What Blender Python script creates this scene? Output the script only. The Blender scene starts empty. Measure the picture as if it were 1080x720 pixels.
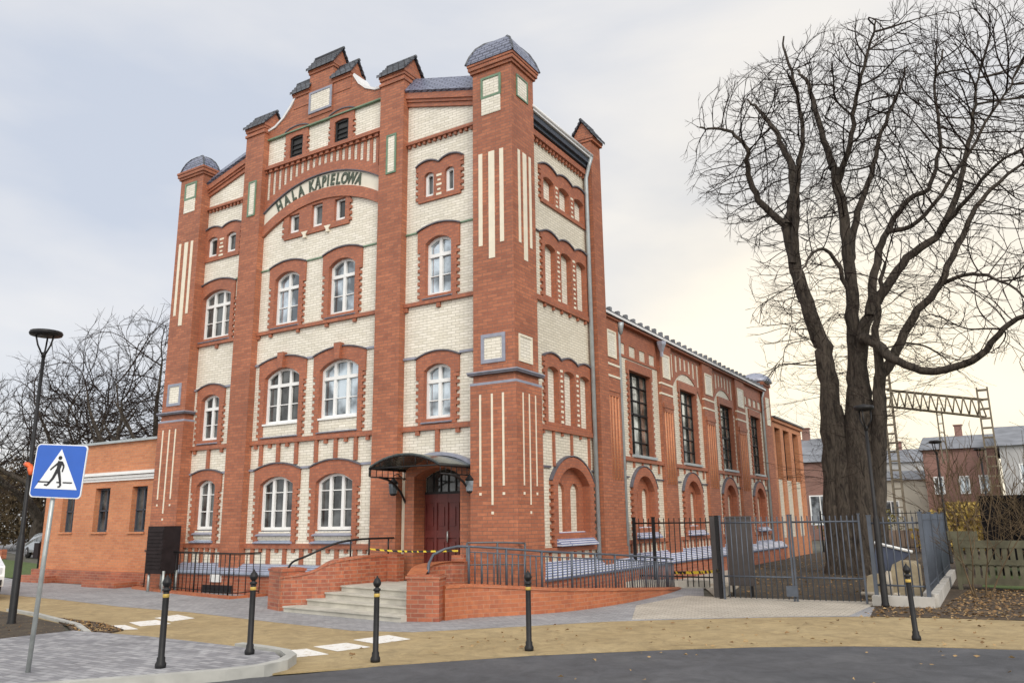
import bpy, bmesh, math, random
from math import pi, sin, cos, radians, sqrt, atan2, hypot
from mathutils import Vector, Matrix
from mathutils.geometry import tessellate_polygon

SC = bpy.context.scene
COL = SC.collection

# ---------------------------------------------------------------- camera
cam = bpy.data.cameras.new('camera'); camo = bpy.data.objects.new('camera', cam); COL.objects.link(camo)
cam.sensor_width = 36; cam.lens = 27.88; cam.clip_start = .1; cam.clip_end = 3000
_r = Vector((0.84913087, 0.52803237, -0.01259265)); _u = Vector((0.12723937, -0.18135847, 0.97515088)); _f = Vector((-0.51262745, 0.829633, 0.22118358))
mt = Matrix.Identity(4)
for i in range(3):
    mt[i][0] = _r[i]; mt[i][1] = _u[i]; mt[i][2] = -_f[i]
mt[2][3] = 1.8
camo.matrix_world = mt
SC.camera = camo

# ---------------------------------------------------------------- light
SC.view_settings.view_transform = 'Standard'; SC.view_settings.look = 'None'
SC.view_settings.gamma = 1; SC.view_settings.use_curve_mapping = False
SC.view_settings.exposure = 0.37
SUN_EL, SUN_AZ = radians(32), radians(125)      # azimuth clockwise from +Y
W = bpy.data.worlds.new('World'); SC.world = W; W.use_nodes = True
nt = W.node_tree; N = nt.nodes; L = nt.links; N.clear()
def nn(t, **k):
    n = N.new(t)
    for a, b in k.items(): setattr(n, a, b)
    return n
out = nn('ShaderNodeOutputWorld'); bg = nn('ShaderNodeBackground')
sky = nn('ShaderNodeTexSky', sky_type='NISHITA'); sky.sun_disc = False; sky.sun_elevation = SUN_EL; sky.sun_rotation = SUN_AZ
skys = nn('ShaderNodeVectorMath', operation='SCALE'); skys.inputs[3].default_value = 1.0
L.new(sky.outputs[0], skys.inputs[0])
tc = nn('ShaderNodeTexCoord'); mp = nn('ShaderNodeMapping'); mp.inputs['Scale'].default_value = (1.2, 1.2, 3.6)
L.new(tc.outputs['Generated'], mp.inputs[0])
nz = nn('ShaderNodeTexNoise'); nz.inputs['Scale'].default_value = 1.5; nz.inputs['Detail'].default_value = 6; nz.inputs['Roughness'].default_value = .5; nz.inputs['Distortion'].default_value = .25
L.new(mp.outputs[0], nz.inputs[0])
cr = nn('ShaderNodeValToRGB'); e = cr.color_ramp.elements
e[0].position = .36; e[0].color = (6.2, 6.7, 7.7, 1); e[1].position = .65; e[1].color = (8.7, 8.6, 8.6, 1)
L.new(nz.outputs[0], cr.inputs[0])
# bright warm veil low in the north (behind the hall): the low sun's glow through the cloud
def dotdir(v, p, gain):
    d = nn('ShaderNodeVectorMath', operation='DOT_PRODUCT'); d.inputs[1].default_value = Vector(v).normalized()
    L.new(tc.outputs['Generated'], d.inputs[0])
    m = nn('ShaderNodeMath', operation='MAXIMUM'); m.inputs[1].default_value = 0; L.new(d.outputs['Value'], m.inputs[0])
    q = nn('ShaderNodeMath', operation='POWER'); q.inputs[1].default_value = p; L.new(m.outputs[0], q.inputs[0])
    g = nn('ShaderNodeMath', operation='MULTIPLY'); g.inputs[1].default_value = gain; L.new(q.outputs[0], g.inputs[0])
    return g.outputs[0]
def addcol(prev, fac, col):
    m = nn('ShaderNodeVectorMath', operation='SCALE'); m.inputs[0].default_value = col; L.new(fac, m.inputs[3])
    a = nn('ShaderNodeVectorMath', operation='ADD'); L.new(prev, a.inputs[0]); L.new(m.outputs[0], a.inputs[1])
    return a.outputs[0]
mixs = nn('ShaderNodeMix', data_type='RGBA'); mixs.inputs[0].default_value = .9
L.new(skys.outputs[0], mixs.inputs[6]); L.new(cr.outputs[0], mixs.inputs[7])
v = addcol(mixs.outputs[2], dotdir((-.12, .98, .06), 14, 1.0), (4.4, 2.9, .1))
v = addcol(v, dotdir((.25, -.95, .45), 1.2, 1.0), (9.6, 9.0, 8.0))      # sky lobe added behind the camera to brighten the facades
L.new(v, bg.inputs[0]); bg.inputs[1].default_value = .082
L.new(bg.outputs[0], out.inputs[0])
sun = bpy.data.lights.new('sun', 'SUN'); sun.energy = 1.3; sun.angle = radians(24); sun.color = (1, .93, .84)
suno = bpy.data.objects.new('sun', sun); COL.objects.link(suno)
sd = Vector((sin(SUN_AZ) * cos(SUN_EL), cos(SUN_AZ) * cos(SUN_EL), sin(SUN_EL)))
suno.rotation_euler = sd.to_track_quat('Z', 'Y').to_euler(); suno.location = (0, 0, 30)

# ---------------------------------------------------------------- materials
MATS = {}
def newmat(name):
    m = bpy.data.materials.new(name); m.use_nodes = True
    MATS[name] = m
    return m, m.node_tree, m.node_tree.nodes['Principled BSDF']
def noise_var(t, base, amt, scale, vec=None, detail=5):
    """returns colour socket: base colour multiplied by noise variation"""
    n = t.nodes.new('ShaderNodeTexNoise'); n.inputs['Scale'].default_value = scale; n.inputs['Detail'].default_value = detail
    if vec is not None: t.links.new(vec, n.inputs[0])
    r = t.nodes.new('ShaderNodeMapRange'); r.inputs[1].default_value = .3; r.inputs[2].default_value = .7
    r.inputs[3].default_value = 1 - amt; r.inputs[4].default_value = 1 + amt; t.links.new(n.outputs[0], r.inputs[0])
    s = t.nodes.new('ShaderNodeVectorMath'); s.operation = 'SCALE'; t.links.new(r.outputs[0], s.inputs[3])
    if isinstance(base, tuple): s.inputs[0].default_value = base
    else: t.links.new(base, s.inputs[0])
    return s.outputs[0], n.outputs[0]
def plain(name, col, rough=.6, metal=0, amt=.12, scale=6, bump=0.0, spec=.5):
    m, t, b = newmat(name)
    g = t.nodes.new('ShaderNodeNewGeometry')
    c, n = noise_var(t, col, amt, scale, g.outputs['Position'])
    t.links.new(c, b.inputs['Base Color']); b.inputs['Roughness'].default_value = rough; b.inputs['Metallic'].default_value = metal
    b.inputs['Specular IOR Level'].default_value = spec
    if bump:
        bp = t.nodes.new('ShaderNodeBump'); bp.inputs['Strength'].default_value = bump; bp.inputs['Distance'].default_value = .02
        t.links.new(n, bp.inputs['Height']); t.links.new(bp.outputs[0], b.inputs['Normal'])
    return m
def brick(name, c1, c2, mortar, bw=.27, rh=.078, ms=.008, rough=.55, amt=.12, bias=0.0, bump=.35, dirt=.0, off=.5, smooth=.15):
    m, t, b = newmat(name)
    uv = t.nodes.new('ShaderNodeUVMap'); uv.uv_map = 'UVMap'
    br = t.nodes.new('ShaderNodeTexBrick'); br.offset = off
    for k, vv in (('Color1', c1 + (1,)), ('Color2', c2 + (1,)), ('Mortar', mortar + (1,)), ('Scale', 1), ('Mortar Size', ms), ('Mortar Smooth', smooth), ('Bias', bias), ('Brick Width', bw), ('Row Height', rh)):
        br.inputs[k].default_value = vv
    t.links.new(uv.outputs[0], br.inputs['Vector'])
    g = t.nodes.new('ShaderNodeNewGeometry')
    c, n = noise_var(t, br.outputs[0], amt, .9, g.outputs['Position'], 7)
    c2_, n2 = noise_var(t, c, amt * .8, 14, g.outputs['Position'], 3)
    t.links.new(c2_, b.inputs['Base Color']); b.inputs['Roughness'].default_value = rough
    bp = t.nodes.new('ShaderNodeBump'); bp.inputs['Strength'].default_value = bump; bp.inputs['Distance'].default_value = .006; bp.invert = True
    t.links.new(br.outputs['Fac'], bp.inputs['Height']); t.links.new(bp.outputs[0], b.inputs['Normal'])
    return m
brick('red', (.43, .150, .073), (.30, .098, .050), (.21, .105, .07), bw=.27, rh=.08, ms=.008, rough=.6, amt=.13)
brick('red_smooth', (.42, .142, .070), (.32, .103, .053), (.24, .11, .075), bw=.14, rh=.08, rough=.55, amt=.09, ms=.007)
brick('orange', (.58, .235, .105), (.48, .175, .08), (.42, .24, .15), rough=.7, amt=.1)
brick('clinker', (.43, .135, .065), (.27, .075, .042), (.34, .19, .125), bw=.28, rh=.08, ms=.008, rough=.45, amt=.16)
brick('ramp_brick', (.44, .145, .06), (.35, .105, .048), (.40, .19, .11), bw=.27, rh=.08, ms=.006, rough=.45, amt=.12)
brick('cream', (.82, .78, .68), (.70, .66, .55), (.46, .42, .34), bw=.25, rh=.072, rough=.35, amt=.07, ms=.007, bump=.3)
brick('cream_hall', (.76, .71, .59), (.67, .62, .50), (.42, .37, .29), bw=.25, rh=.072, rough=.4, amt=.09, ms=.007)
brick('blue_glaze', (.27, .32, .43), (.34, .39, .49), (.14, .16, .22), bw=4.0, rh=.085, ms=.014, rough=.25, amt=.12)
brick('pale_glaze', (.62, .64, .69), (.56, .59, .66), (.14, .18, .33), bw=5.0, rh=.075, ms=.022, rough=.25, amt=.1)
brick('tile', (.15, .17, .24), (.20, .22, .30), (.035, .04, .07), bw=.22, rh=.10, ms=.014, rough=.35, amt=.15, bump=1.0)
brick('tile_black', (.06, .07, .085), (.1, .11, .13), (.015, .015, .02), bw=.2, rh=.14, ms=.02, rough=.35, amt=.15, bump=1.0)
brick('paver', (.36, .36, .37), (.20, .20, .215), (.15, .15, .155), bw=.2, rh=.1, ms=.006, rough=.85, amt=.14, bump=.4)
brick('paver_grey', (.33, .33, .34), (.25, .25, .26), (.17, .17, .17), bw=.2, rh=.1, ms=.006, rough=.85, amt=.14, bump=.4)
brick('paver_beige', (.50, .46, .39), (.42, .38, .32), (.22, .19, .15), bw=.2, rh=.1, ms=.008, rough=.9, amt=.12, bump=.4)
brick('far_red', (.27, .14, .11), (.22, .115, .09), (.24, .17, .15), rough=.8, amt=.15)  # far houses: brick tone lightened in place of distance haze
plain('dark_trim', (.12, .115, .135), .6, amt=.25, spec=.3); plain('blue_trim', (.27, .285, .35), .4, amt=.15)
plain('green_trim', (.13, .22, .14), .35, amt=.2); plain('cream_plain', (.76, .70, .56), .45, amt=.06)
plain('sign_plaster', (.72, .68, .58), .7, amt=.05); plain('letter_green', (.055, .075, .05), .5)
plain('white_paint', (.80, .81, .80), .35, amt=.03); plain('white_metal', (.72, .72, .72), .4, amt=.05)
plain('zinc', (.42, .46, .47), .45, .3, amt=.12); plain('zinc_roof', (.40, .42, .50), .3, .4, amt=.1)
plain('gutter_dark', (.06, .07, .09), .5); plain('black_iron', (.012, .012, .013), .5, amt=.3, scale=12, spec=.35)
plain('grey_iron', (.10, .105, .115), .45, .2, amt=.15); plain('blue_iron', (.085, .10, .125), .45, .2, amt=.15)
plain('galv', (.42, .45, .44), .45, .5, amt=.15, scale=9); plain('door', (.115, .022, .018), .42, amt=.2, scale=3)
plain('dark_box', (.022, .016, .017), .7, amt=.25, spec=.2); plain('stone', (.46, .41, .33), .85, amt=.18, scale=4, bump=.4)
plain('concrete', (.42, .40, .35), .85, amt=.16, scale=3, bump=.2); plain('step', (.47, .45, .39), .8, amt=.16, scale=3, bump=.2)
plain('kerb', (.40, .40, .37), .85, amt=.15, scale=4, bump=.2); plain('line_white', (.80, .80, .78), .7, amt=.08, scale=8)
plain('sandstone', (.36, .30, .20), .9, amt=.25, scale=5, bump=.6); plain('lid_blue', (.06, .075, .12), .4)
plain('sign_blue', (.025, .115, .50), .35, amt=.04); plain('sign_white', (.80, .82, .83), .35, amt=.02); plain('sign_black', (.012, .012, .014), .4)
plain('gold', (.52, .36, .08), .45, amt=.15); plain('yellow', (.75, .58, .08), .5)
plain('wood_green', (.125, .12, .078), .9, amt=.35, scale=3, bump=.4)
plain('bark', (.06, .047, .037), .95, amt=.4, scale=3, bump=1.0); plain('twig', (.03, .022, .019), .9, amt=.3, spec=.1)
plain('bark_left', (.05, .04, .03), .95, amt=.4, scale=2, bump=.6); plain('brush', (.11, .075, .04), .95, amt=.4, scale=1.5)
plain('tarp', (.008, .007, .008), .8, amt=.4, spec=.1); plain('far_plaster', (.42, .42, .42), .9, amt=.12, scale=.6)
plain('far_cream', (.55, .52, .44), .9, amt=.12, scale=.6); plain('far_roof', (.19, .20, .22), .7, amt=.25, scale=1)  # far_roof made paler, distance haze put into its colour
plain('far_steel', (.17, .14, .10), .8, amt=.3); plain('car_silver', (.46, .48, .50), .25, .6, amt=.03); plain('car_white', (.75, .76, .76), .25, amt=.03)  # far_steel lightened so its colour carries the haze
plain('rubber', (.02, .02, .02), .8); plain('rim', (.4, .4, .42), .3, .8); plain('taillight', (.35, .02, .02), .2); plain('headlight', (.6, .62, .63), .1)
plain('orange_plastic', (.7, .12, .03), .5); plain('hedge_leaf', (.16, .13, .03), .9, amt=.5, scale=2); plain('yellow_leaf', (.34, .24, .06), .9, amt=.4)
plain('leaf_dead', (.22, .13, .055), .9, amt=.5, scale=5); plain('leaf_dead2', (.33, .22, .10), .9, amt=.4, scale=5); plain('interior', (.05, .05, .05), .9)
def glass(name, col, rough=.04, ior=1.8, metal=0.0):
    m, t, b = newmat(name); g = t.nodes.new('ShaderNodeNewGeometry')
    oi = t.nodes.new('ShaderNodeObjectInfo'); va = t.nodes.new('ShaderNodeVectorMath'); va.operation = 'MULTIPLY_ADD'; va.inputs[1].default_value = (9, 9, 9); t.links.new(oi.outputs['Random'], va.inputs[0]); t.links.new(g.outputs['Position'], va.inputs[2])
    n_ = t.nodes.new('ShaderNodeTexNoise'); n_.inputs['Scale'].default_value = 1.7; n_.inputs['Detail'].default_value = 3; t.links.new(va.outputs[0], n_.inputs[0]); n = n_.outputs[0]
    r_ = t.nodes.new('ShaderNodeValToRGB'); r_.color_ramp.elements[0].position = .4; r_.color_ramp.elements[1].position = .62
    r_.color_ramp.elements[0].color = tuple(q * .45 for q in col) + (1,); r_.color_ramp.elements[1].color = tuple(min(q * 1.9 + .02, .75) for q in col) + (1,); t.links.new(n, r_.inputs[0]); t.links.new(r_.outputs[0], b.inputs['Base Color'])
    b.inputs['Roughness'].default_value = rough; b.inputs['IOR'].default_value = ior; b.inputs['Metallic'].default_value = metal
    bp = t.nodes.new('ShaderNodeBump'); bp.inputs['Strength'].default_value = .06; bp.inputs['Distance'].default_value = .05
    t.links.new(n, bp.inputs['Height']); t.links.new(bp.outputs[0], b.inputs['Normal'])
glass('pane_dark', (.05, .055, .055), .05, 1.6, .12); glass('pane_hall', (.40, .40, .34), .03, 1.6, .75); glass('pane_sky', (.27, .31, .34), .06, 1.6, .55)
# asphalt, cycle path, soil, grass
def ground(name, cols, scale, rough=.9, bump=.5, sp=120, spot=None):
    m, t, b = newmat(name); g = t.nodes.new('ShaderNodeNewGeometry')
    n1 = t.nodes.new('ShaderNodeTexNoise'); n1.inputs['Scale'].default_value = scale; n1.inputs['Detail'].default_value = 8; n1.inputs['Roughness'].default_value = .65
    n2 = t.nodes.new('ShaderNodeTexNoise'); n2.inputs['Scale'].default_value = sp; n2.inputs['Detail'].default_value = 2
    t.links.new(g.outputs['Position'], n1.inputs[0]); t.links.new(g.outputs['Position'], n2.inputs[0])
    mx = t.nodes.new('ShaderNodeMath'); mx.operation = 'MULTIPLY_ADD'; mx.inputs[1].default_value = .55; t.links.new(n2.outputs[0], mx.inputs[0])
    m2 = t.nodes.new('ShaderNodeMath'); m2.operation = 'MULTIPLY'; m2.inputs[1].default_value = .6; t.links.new(n1.outputs[0], m2.inputs[0]); t.links.new(m2.outputs[0], mx.inputs[2])
    r = t.nodes.new('ShaderNodeValToRGB'); r.color_ramp.elements[0].position = .38; r.color_ramp.elements[1].position = .76
    r.color_ramp.elements[0].color = cols[0] + (1,); r.color_ramp.elements[1].color = cols[-1] + (1,)
    if len(cols) > 2:
        q = r.color_ramp.elements.new(.57); q.color = cols[1] + (1,)
    n3 = t.nodes.new('ShaderNodeTexNoise'); n3.inputs['Scale'].default_value = scale * 3.3; n3.inputs['Detail'].default_value = 9; n3.inputs['Roughness'].default_value = .75; n3.inputs['Distortion'].default_value = 1.2; t.links.new(g.outputs['Position'], n3.inputs[0])
    mr = t.nodes.new('ShaderNodeMapRange'); mr.inputs[1].default_value = .36; mr.inputs[2].default_value = .6; mr.inputs[3].default_value = .72; mr.inputs[4].default_value = 1.08; t.links.new(n3.outputs[0], mr.inputs[0])
    vs = t.nodes.new('ShaderNodeVectorMath'); vs.operation = 'SCALE'; t.links.new(r.outputs[0], vs.inputs[0]); t.links.new(mr.outputs[0], vs.inputs[3])
    t.links.new(mx.outputs[0], r.inputs[0]); t.links.new(vs.outputs[0], b.inputs['Base Color']); b.inputs['Roughness'].default_value = rough
    bp = t.nodes.new('ShaderNodeBump'); bp.inputs['Strength'].default_value = bump; bp.inputs['Distance'].default_value = .01
    t.links.new(n2.outputs[0], bp.inputs['Height']); t.links.new(bp.outputs[0], b.inputs['Normal'])
ground('asphalt', ((.05, .052, .058), (.08, .082, .09), (.125, .125, .13)), .7, .85)
ground('ochre', ((.29, .215, .105), (.37, .28, .145), (.44, .345, .19)), .8, .95)
ground('soil', ((.028, .022, .015), (.06, .045, .03), (.11, .085, .05)), 2.2, 1, 1, 30)
ground('leafy', ((.03, .022, .014), (.065, .045, .028), (.15, .10, .06)), 3, 1, 1, 26)
ground('grass', ((.05, .07, .02), (.08, .12, .03), (.12, .17, .05)), 2, 1, 1, 40)
ground('land', ((.07, .07, .05), (.11, .105, .08), (.17, .16, .13)), .15, 1, .4, 6)
ground('old_road', ((.16, .165, .17), (.22, .22, .225), (.29, .29, .29)), .5, .9)
for nm in ('bark', 'bark_left'):
    t = MATS[nm].node_tree; b = t.nodes['Principled BSDF']; g = t.nodes.new('ShaderNodeNewGeometry'); mpp = t.nodes.new('ShaderNodeMapping'); mpp.inputs['Scale'].default_value = (8, 8, 2.0)
    n1 = t.nodes.new('ShaderNodeTexNoise'); n1.inputs['Scale'].default_value = 1; n1.inputs['Detail'].default_value = 9; n1.inputs['Roughness'].default_value = .75; n1.inputs['Distortion'].default_value = .9
    t.links.new(g.outputs['Position'], mpp.inputs[0]); t.links.new(mpp.outputs[0], n1.inputs[0])
    r = t.nodes.new('ShaderNodeValToRGB'); r.color_ramp.elements[0].position = .38; r.color_ramp.elements[1].position = .62; r.color_ramp.elements[0].color = (.018, .014, .011, 1); r.color_ramp.elements[1].color = (.105, .085, .066, 1)
    t.links.new(n1.outputs[0], r.inputs[0]); t.links.new(r.outputs[0], b.inputs['Base Color'])
    bp = t.nodes.new('ShaderNodeBump'); bp.inputs['Strength'].default_value = 1; bp.inputs['Distance'].default_value = .06; t.links.new(n1.outputs[0], bp.inputs['Height']); t.links.new(bp.outputs[0], b.inputs['Normal'])
t = MATS['line_white'].node_tree; b = t.nodes['Principled BSDF']; g = t.nodes.new('ShaderNodeNewGeometry'); n1 = t.nodes.new('ShaderNodeTexNoise'); n1.inputs['Scale'].default_value = 9; n1.inputs['Detail'].default_value = 10; n1.inputs['Roughness'].default_value = .8; t.links.new(g.outputs['Position'], n1.inputs[0])
r = t.nodes.new('ShaderNodeValToRGB'); r.color_ramp.elements[0].position = .36; r.color_ramp.elements[1].position = .47; r.color_ramp.elements[0].color = (.42, .33, .19, 1); r.color_ramp.elements[1].color = (.78, .77, .73, 1); t.links.new(n1.outputs[0], r.inputs[0]); t.links.new(r.outputs[0], b.inputs['Base Color'])
# hazard tape stripes
m, t, b = newmat('hazard'); uv = t.nodes.new('ShaderNodeUVMap'); uv.uv_map = 'UVMap'
wv = t.nodes.new('ShaderNodeTexWave'); wv.bands_direction = 'DIAGONAL'; wv.inputs['Scale'].default_value = 1.7; t.links.new(uv.outputs[0], wv.inputs[0])
r = t.nodes.new('ShaderNodeValToRGB'); r.color_ramp.interpolation = 'CONSTANT'; r.color_ramp.elements[0].color = (.02, .02, .02, 1); r.color_ramp.elements[1].position = .45; r.color_ramp.elements[1].color = (.8, .62, .05, 1)
t.links.new(wv.outputs[0], r.inputs[0]); t.links.new(r.outputs[0], b.inputs['Base Color'])

# ---------------------------------------------------------------- mesh helpers
ORG = {}
def world(u, v, w): return (u, v, w)
YA, XB = 15.2, -9.42
def FA(u, v, w): return (u, YA - w, v)          # street front: u along X, v up, w outwards
def FB(u, v, w): return (XB + w, u, v)          # long side: u along Y, v up, w outwards
SPLIT = {'belt_course', 'stripe_inlay', 'wall_relief', 'string_course', 'tooth_inlay', 'infill_wall', 'rear_wall', 'plinth', 'gable_coping', 'bracket_ornament', 'windows', 'bumper', 'snow_guard', 'door_pier', 'leg', 'tooth_inlay', 'cap_tiles'} - {'leg', 'cap_tiles'}
class MB:
    def __init__(s): s.v = []; s.f = []; s.sm = []; s.isl = []
    def add(s, vs, fs, smooth=False):
        o = len(s.v); s.v += [tuple(p) for p in vs]
        s.isl.append((o, len(s.f)))
        for f in fs: s.f.append(tuple(o + i for i in f)); s.sm.append(smooth)
        return s
    def pieces(s, gap=.24):
        """the shapes added so far, gathered into pieces that stand apart from each other"""
        n = len(s.isl); en = s.isl[1:] + [(len(s.v), len(s.f))]; bb = []
        for (a, fa), (b_, fb) in zip(s.isl, en):
            P = s.v[a:b_]; bb.append([min(p[k] for p in P) for k in range(3)] + [max(p[k] for p in P) for k in range(3)])
        par = list(range(n))
        def root(i):
            while par[i] != i: i = par[i]
            return i
        for i in range(n):
            for j in range(i):
                if all(bb[i][k] - gap <= bb[j][k + 3] and bb[j][k] - gap <= bb[i][k + 3] for k in range(3)): par[root(i)] = root(j)
        groups = {}
        for i in range(n): groups.setdefault(root(i), []).append(i)
        out = []
        for g_ in groups.values():
            m_ = MB()
            for i in g_:
                (a, fa), (b_, fb) = s.isl[i], en[i]
                m_.add(s.v[a:b_], [tuple(q - a for q in f) for f in s.f[fa:fb]], s.sm[fa] if fa < fb else False)
            out.append(m_)
        return out
    def box(s, u0, u1, v0, v1, w0, w1, F=world):
        P = [F(a, b_, c) for a in (u0, u1) for b_ in (v0, v1) for c in (w0, w1)]
        return s.add(P, [(0, 1, 3, 2), (4, 6, 7, 5), (0, 4, 5, 1), (2, 3, 7, 6), (0, 2, 6, 4), (1, 5, 7, 3)])
    def prism(s, outer, w0, w1, F=world, holes=()):
        loops = [outer] + list(holes)
        tri = tessellate_polygon([[Vector((p[0], p[1], 0)) for p in l] for l in loops])
        flat = [p for l in loops for p in l]; n = len(flat)
        P = [F(p[0], p[1], w1) for p in flat] + [F(p[0], p[1], w0) for p in flat]
        fs = [tuple(t_) for t_ in tri] + [tuple(n + i for i in reversed(t_)) for t_ in tri]
        o = 0
        for l in loops:
            k = len(l)
            for i in range(k):
                a, b_ = o + i, o + (i + 1) % k
                fs.append((a, b_, n + b_, n + a))
            o += k
        return s.add(P, fs)
    def tube(s, pts, rad, sides=8, smooth=True, cap=True):
        pts = [Vector(p) for p in pts]
        if not isinstance(rad, (list, tuple)): rad = [rad] * len(pts)
        P = []; n = len(pts)
        for i, p in enumerate(pts):
            d = (pts[min(i + 1, n - 1)] - pts[max(i - 1, 0)])
            if d.length < 1e-9: d = Vector((0, 0, 1))
            d.normalize(); a = d.cross(Vector((0, 0, 1)) if abs(d.z) < .9 else Vector((1, 0, 0))).normalized() if i == 0 else (a - d * a.dot(d)).normalized(); b_ = d.cross(a)
            for k in range(sides):
                t_ = 2 * pi * k / sides
                P.append(p + (a * cos(t_) + b_ * sin(t_)) * rad[i])
        fs = []
        for i in range(n - 1):
            for k in range(sides):
                k2 = (k + 1) % sides
                fs.append((i * sides + k, i * sides + k2, (i + 1) * sides + k2, (i + 1) * sides + k))
        if cap: fs += [tuple(range(sides))[::-1], tuple((n - 1) * sides + k for k in range(sides))]
        return s.add(P, fs, smooth)
    def lathe(s, prof, c=(0, 0, 0), sides=16, smooth=True, axis='z'):
        P = []; n = len(prof)
        for (r_, z) in prof:
            for k in range(sides):
                t_ = 2 * pi * k / sides
                if axis == 'z': P.append((c[0] + r_ * cos(t_), c[1] + r_ * sin(t_), c[2] + z))
                elif axis == 'y': P.append((c[0] + r_ * cos(t_), c[1] + z, c[2] + r_ * sin(t_)))
        fs = [(i * sides + k, i * sides + (k + 1) % sides, (i + 1) * sides + (k + 1) % sides, (i + 1) * sides + k) for i in range(n - 1) for k in range(sides)]
        fs += [tuple(range(sides))[::-1], tuple((n - 1) * sides + k for k in range(sides))]
        return s.add(P, fs, smooth)
    def build(s, name, mat, parent=None, recalc=True, org=None):
        if name in SPLIT and len(s.isl) > 1:
            ps = s.pieces()
            if len(ps) > 1:
                obs = [p.build(name, mat, parent, recalc, org) for p in ps]
                return max(obs, key=lambda o: len(o.data.vertices))
        me = bpy.data.meshes.new(name)
        if org is None: org = ORG.get(parent.name, (0, 0, 0)) if parent else (0, 0, 0)
        ox, oy, oz = org
        me.from_pydata([(a - ox, b_ - oy, c - oz) for a, b_, c in s.v], [], s.f)
        me.polygons.foreach_set('use_smooth', s.sm)
        me.update()
        if recalc:
            bm = bmesh.new(); bm.from_mesh(me); bmesh.ops.recalc_face_normals(bm, faces=bm.faces); bm.to_mesh(me); bm.free()
            uvl = me.uv_layers.new(name='UVMap').data
            vs = me.vertices; lp = me.loops
            for p in me.polygons:
                n = p.normal
                if abs(n.z) > .85:
                    for li in p.loop_indices:
                        c = vs[lp[li].vertex_index].co; uvl[li].uv = (c.x + ox, c.y + oy)
                else:
                    h = hypot(n.x, n.y) or 1; tx, ty = -n.y / h, n.x / h
                    for li in p.loop_indices:
                        c = vs[lp[li].vertex_index].co; uvl[li].uv = ((c.x + ox) * tx + (c.y + oy) * ty, (c.z + oz) / max(h, .3))
        me.materials.append(MATS[mat])
        o = bpy.data.objects.new(name, me); COL.objects.link(o)
        if parent:
            o.parent = parent; ORG[o.name] = org
        else:
            o.location = org; ORG[o.name] = org
        return o
def tag(o, label, cat, group=None):
    o['label'] = label; o['category'] = cat
    if group: o['group'] = group
    return o
def thing(name, label, cat, loc=(0, 0, 0), group=None):
    o = bpy.data.objects.new(name, None); COL.objects.link(o); o.location = loc; o.empty_display_size = .3
    ORG[o.name] = tuple(loc); return tag(o, label, cat, group)
def struct(name, mb, mat, kind='structure'):
    o = mb.build(name, mat); o['kind'] = kind; return o
def arc(u0, u1, v, rise, n=10):
    """points left to right of a circular arc over a chord"""
    c = (u1 - u0) / 2; rise = max(rise, 1e-4); R = (c * c + rise * rise) / (2 * rise); cy = v + rise - R; cx = (u0 + u1) / 2
    a = math.asin(min(1, c / R)); a = a if rise <= c else pi - a
    return [(cx + R * sin(-a + 2 * a * i / n), cy + R * cos(-a + 2 * a * i / n)) for i in range(n + 1)]
def arched(u0, u1, v0, vs, vt, n=8):
    return [(u0, v0), (u1, v0)] + arc(u0, u1, vs, vt - vs, n)[::-1]
def rect(u0, u1, v0, v1): return [(u0, v0), (u1, v0), (u1, v1), (u0, v1)]
def copy_tree(o, parent=None):
    c = o.copy(); COL.objects.link(c)
    if parent: c.parent = parent
    for ch in list(o.children): copy_tree(ch, c)
    return c

# ================================================================ GROUND
def sheet(name, pts, z, mat, thick=.02):
    m = MB(); m.prism([(p[0], p[1]) for p in pts], z - thick, z); return struct(name, m, mat)
g = MB(); g.add([(-900, -300, -.03), (900, -300, -.03), (900, 1200, -.03), (-900, 1200, -.03)], [(0, 1, 2, 3)]); struct('ground', g, 'land')
# street asphalt: camera stands on it
sheet('road', [(-60, -60), (60, -60), (60, 16.5), (6, 14.6), (-.15, 13.47), (-1.2, 13.2), (-2.23, 12.79), (-3.4, 12.1), (-4.49, 11.25), (-5.92, 9.97), (-7.25, 8.36), (-7.76, 7.45), (-8.28, 6.82), (-9, 5.4), (-12, 2), (-30, -14), (-60, -40)], 0, 'asphalt', .03)
sw = [(-26, 12.25), (-24.18, 12.1), (-21.12, 11.9), (-17.85, 11.5), (-15.3, 11.45), (-12.44, 11.05), (-9.99, 10.78), (-8.9, 11.1), (-7.51, 12.67), (-6.6, 13.8), (-5.47, 14.72), (-4, 15.8), (-2.54, 16.6), (-1.2, 16.9), (4, 17.6), (30, 19)]
edge = [(30, 16.2), (6, 14.9), (-.15, 13.52), (-1.2, 13.25), (-2.23, 12.84), (-3.4, 12.15), (-4.49, 11.3), (-5.92, 10.02), (-7.25, 8.41), (-8.1, 7.3), (-8.6, 8.2), (-10.03, 8.27), (-13.74, 8.4), (-15.2, 8.9), (-17.7, 9.45), (-19.3, 9.7), (-24, 9.9), (-40, 9.5), (-40, 12.9)]
sheet('cycle_path', sw + edge, .004, 'ochre')
ps = [(-60, 13.6), (-40, 12.95)] + sw[:-3] + [(-2.7, 18.3), (-6.3, 18.4), (-7.4, 21.6), (-9.2, 22.0), (-9.2, 15), (-29.2, 15.3), (-45, 19.5), (-60, 22)]
sheet('pavement', ps, .008, 'paver_grey')
sheet('gate_forecourt', [(-7.2, 16.6), (-6.3, 14.3), (-5.47, 14.85), (-4, 15.9), (-2.9, 16.55), (-2.75, 19.4), (-6.0, 19.2), (-7.0, 19.2)], .012, 'paver_beige')
sheet('leafy_ground', [(-2.9, 16.7), (-2.54, 16.72), (-1.2, 17.0), (4, 17.7), (30, 19.2), (40, 60), (-1.9, 60), (-2.6, 30), (-2.72, 18.9)], .006, 'leafy')
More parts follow.
